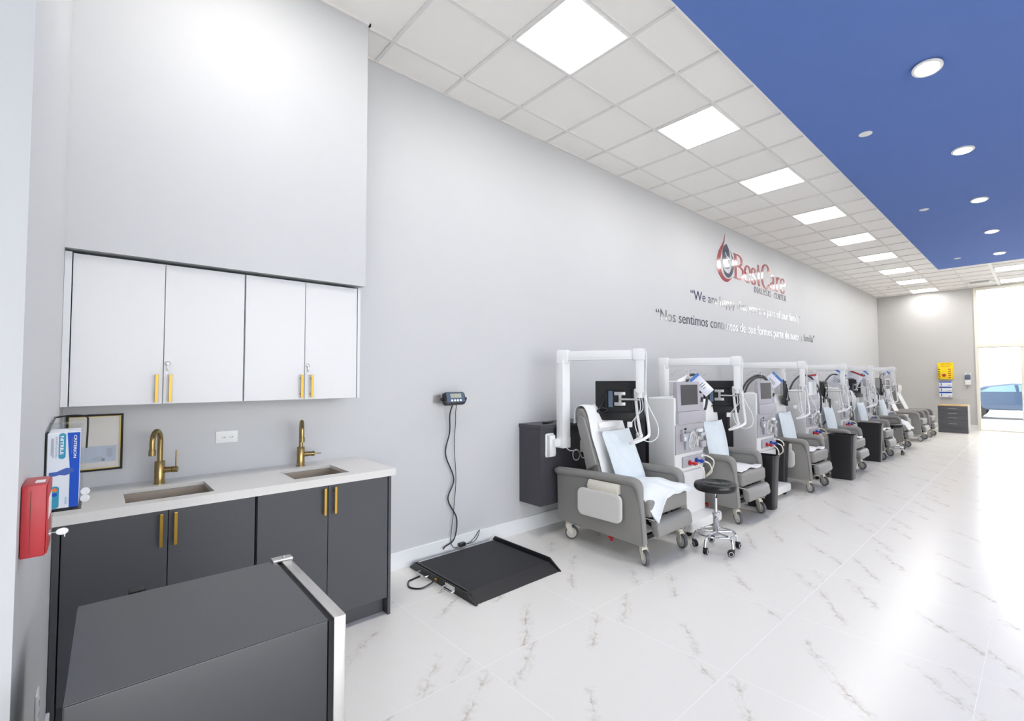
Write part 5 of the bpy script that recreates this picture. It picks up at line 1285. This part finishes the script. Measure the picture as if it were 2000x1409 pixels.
MB().lathe([(0.045, 0), (0.045, 0.001), (0.03, 0.0012), (0.03, 0.0002)], (-0.03, -0.0765, 0.11), 'y', 24).build('emblem', 'redbag_strip', t, smooth=False)
gl = ['top white and blue glove box below the yellow holder on the end wall', 'middle white and blue glove box below the yellow holder on the end wall', 'bottom white and blue glove box below the yellow holder on the end wall']
for q in range(3):
    z0 = 1.335-0.149*(q+1)+0.004
    b = thing('glove_box', gl[q], 'box', (1.567, YW, z0), 0, 'glove boxes on the end wall')
    MB().box(-0.135, 0.135, -0.09, -0.002, 0.0, 0.143, bev=0.003).build('carton', 'glove_white', b)
    MB().box(-0.1352, 0.1352, -0.0906, -0.0898, 0.113, 0.143).build('blue_band', 'glove_blue', b, smooth=False)
    MB().box(-0.10, -0.08, -0.0906, -0.0898, 0.02, 0.10).build('hand_picture', 'text_blue', b, smooth=False)
    MB().box(0.05, 0.125, -0.0906, -0.0898, 0.02, 0.055).build('teal_patch', 'paper_blue', b, smooth=False)
t = thing('soap_dispenser', 'white and grey soap dispenser on the end wall, left of the window', 'dispenser', (2.045, YW, 1.26))
MB().box(-0.065, 0.065, -0.012, -0.001, 0.0, 0.31, bev=0.004).box(-0.055, 0.055, -0.09, -0.012, 0.0, 0.13, bev=0.012).build('housing', 'white_plastic', t)
MB().box(-0.065, 0.065, -0.11, -0.02, -0.012, 0.0, bev=0.004).build('drip_tray', 'white_plastic', t)
MB().box(-0.057, 0.057, -0.1, -0.013, 0.135, 0.26, bev=0.012).build('cartridge', 'display_blue', t)
MB().prism([(-0.05, 0.262), (0.05, 0.262), (0.03, 0.305), (-0.03, 0.305)], 'y', -0.07, -0.013, bev=0.005).build('cap', 'clear_grey', t)

t = thing('drawer_unit', 'dark grey four-drawer unit with pale side standing by the end wall', 'cabinet', (1.52, 16.35, 0), math.radians(1.2))
DW, DD, DH = 0.60, 0.75, 0.72
MB().box(0.0, DW, 0.022, DD, 0.0, DH-0.02).build('body', 'dresser_side', t, smooth=False)
MB().box(-0.004, DW+0.005, 0.0, DD, DH-0.0195, DH, bev=0.002).build('top', 'wood_top', t)
MB().box(0.0, DW-0.0, 0.012, 0.0215, 0.0, 0.14).build('plinth', 'dresser_front', t, smooth=False)
zz = [0.145, 0.33, 0.455, 0.57, 0.698]
for q in range(4):
    d = MB().box(0.002, DW-0.002, 0.0, 0.0215, zz[q]+0.002, zz[q+1]-0.002, bev=0.002).build('drawer', 'dresser_front', t)
    zc = (zz[q]+zz[q+1])/2
    MB().box(DW/2-0.085, DW/2+0.085, -0.022, -0.014, zc-0.005, zc+0.005, bev=0.002).box(DW/2-0.07, DW/2-0.062, -0.014, 0.0, zc-0.004, zc+0.004).box(DW/2+0.062, DW/2+0.07, -0.014, 0.0, zc-0.004, zc+0.004).build('handle', 'silver', d, smooth=False)
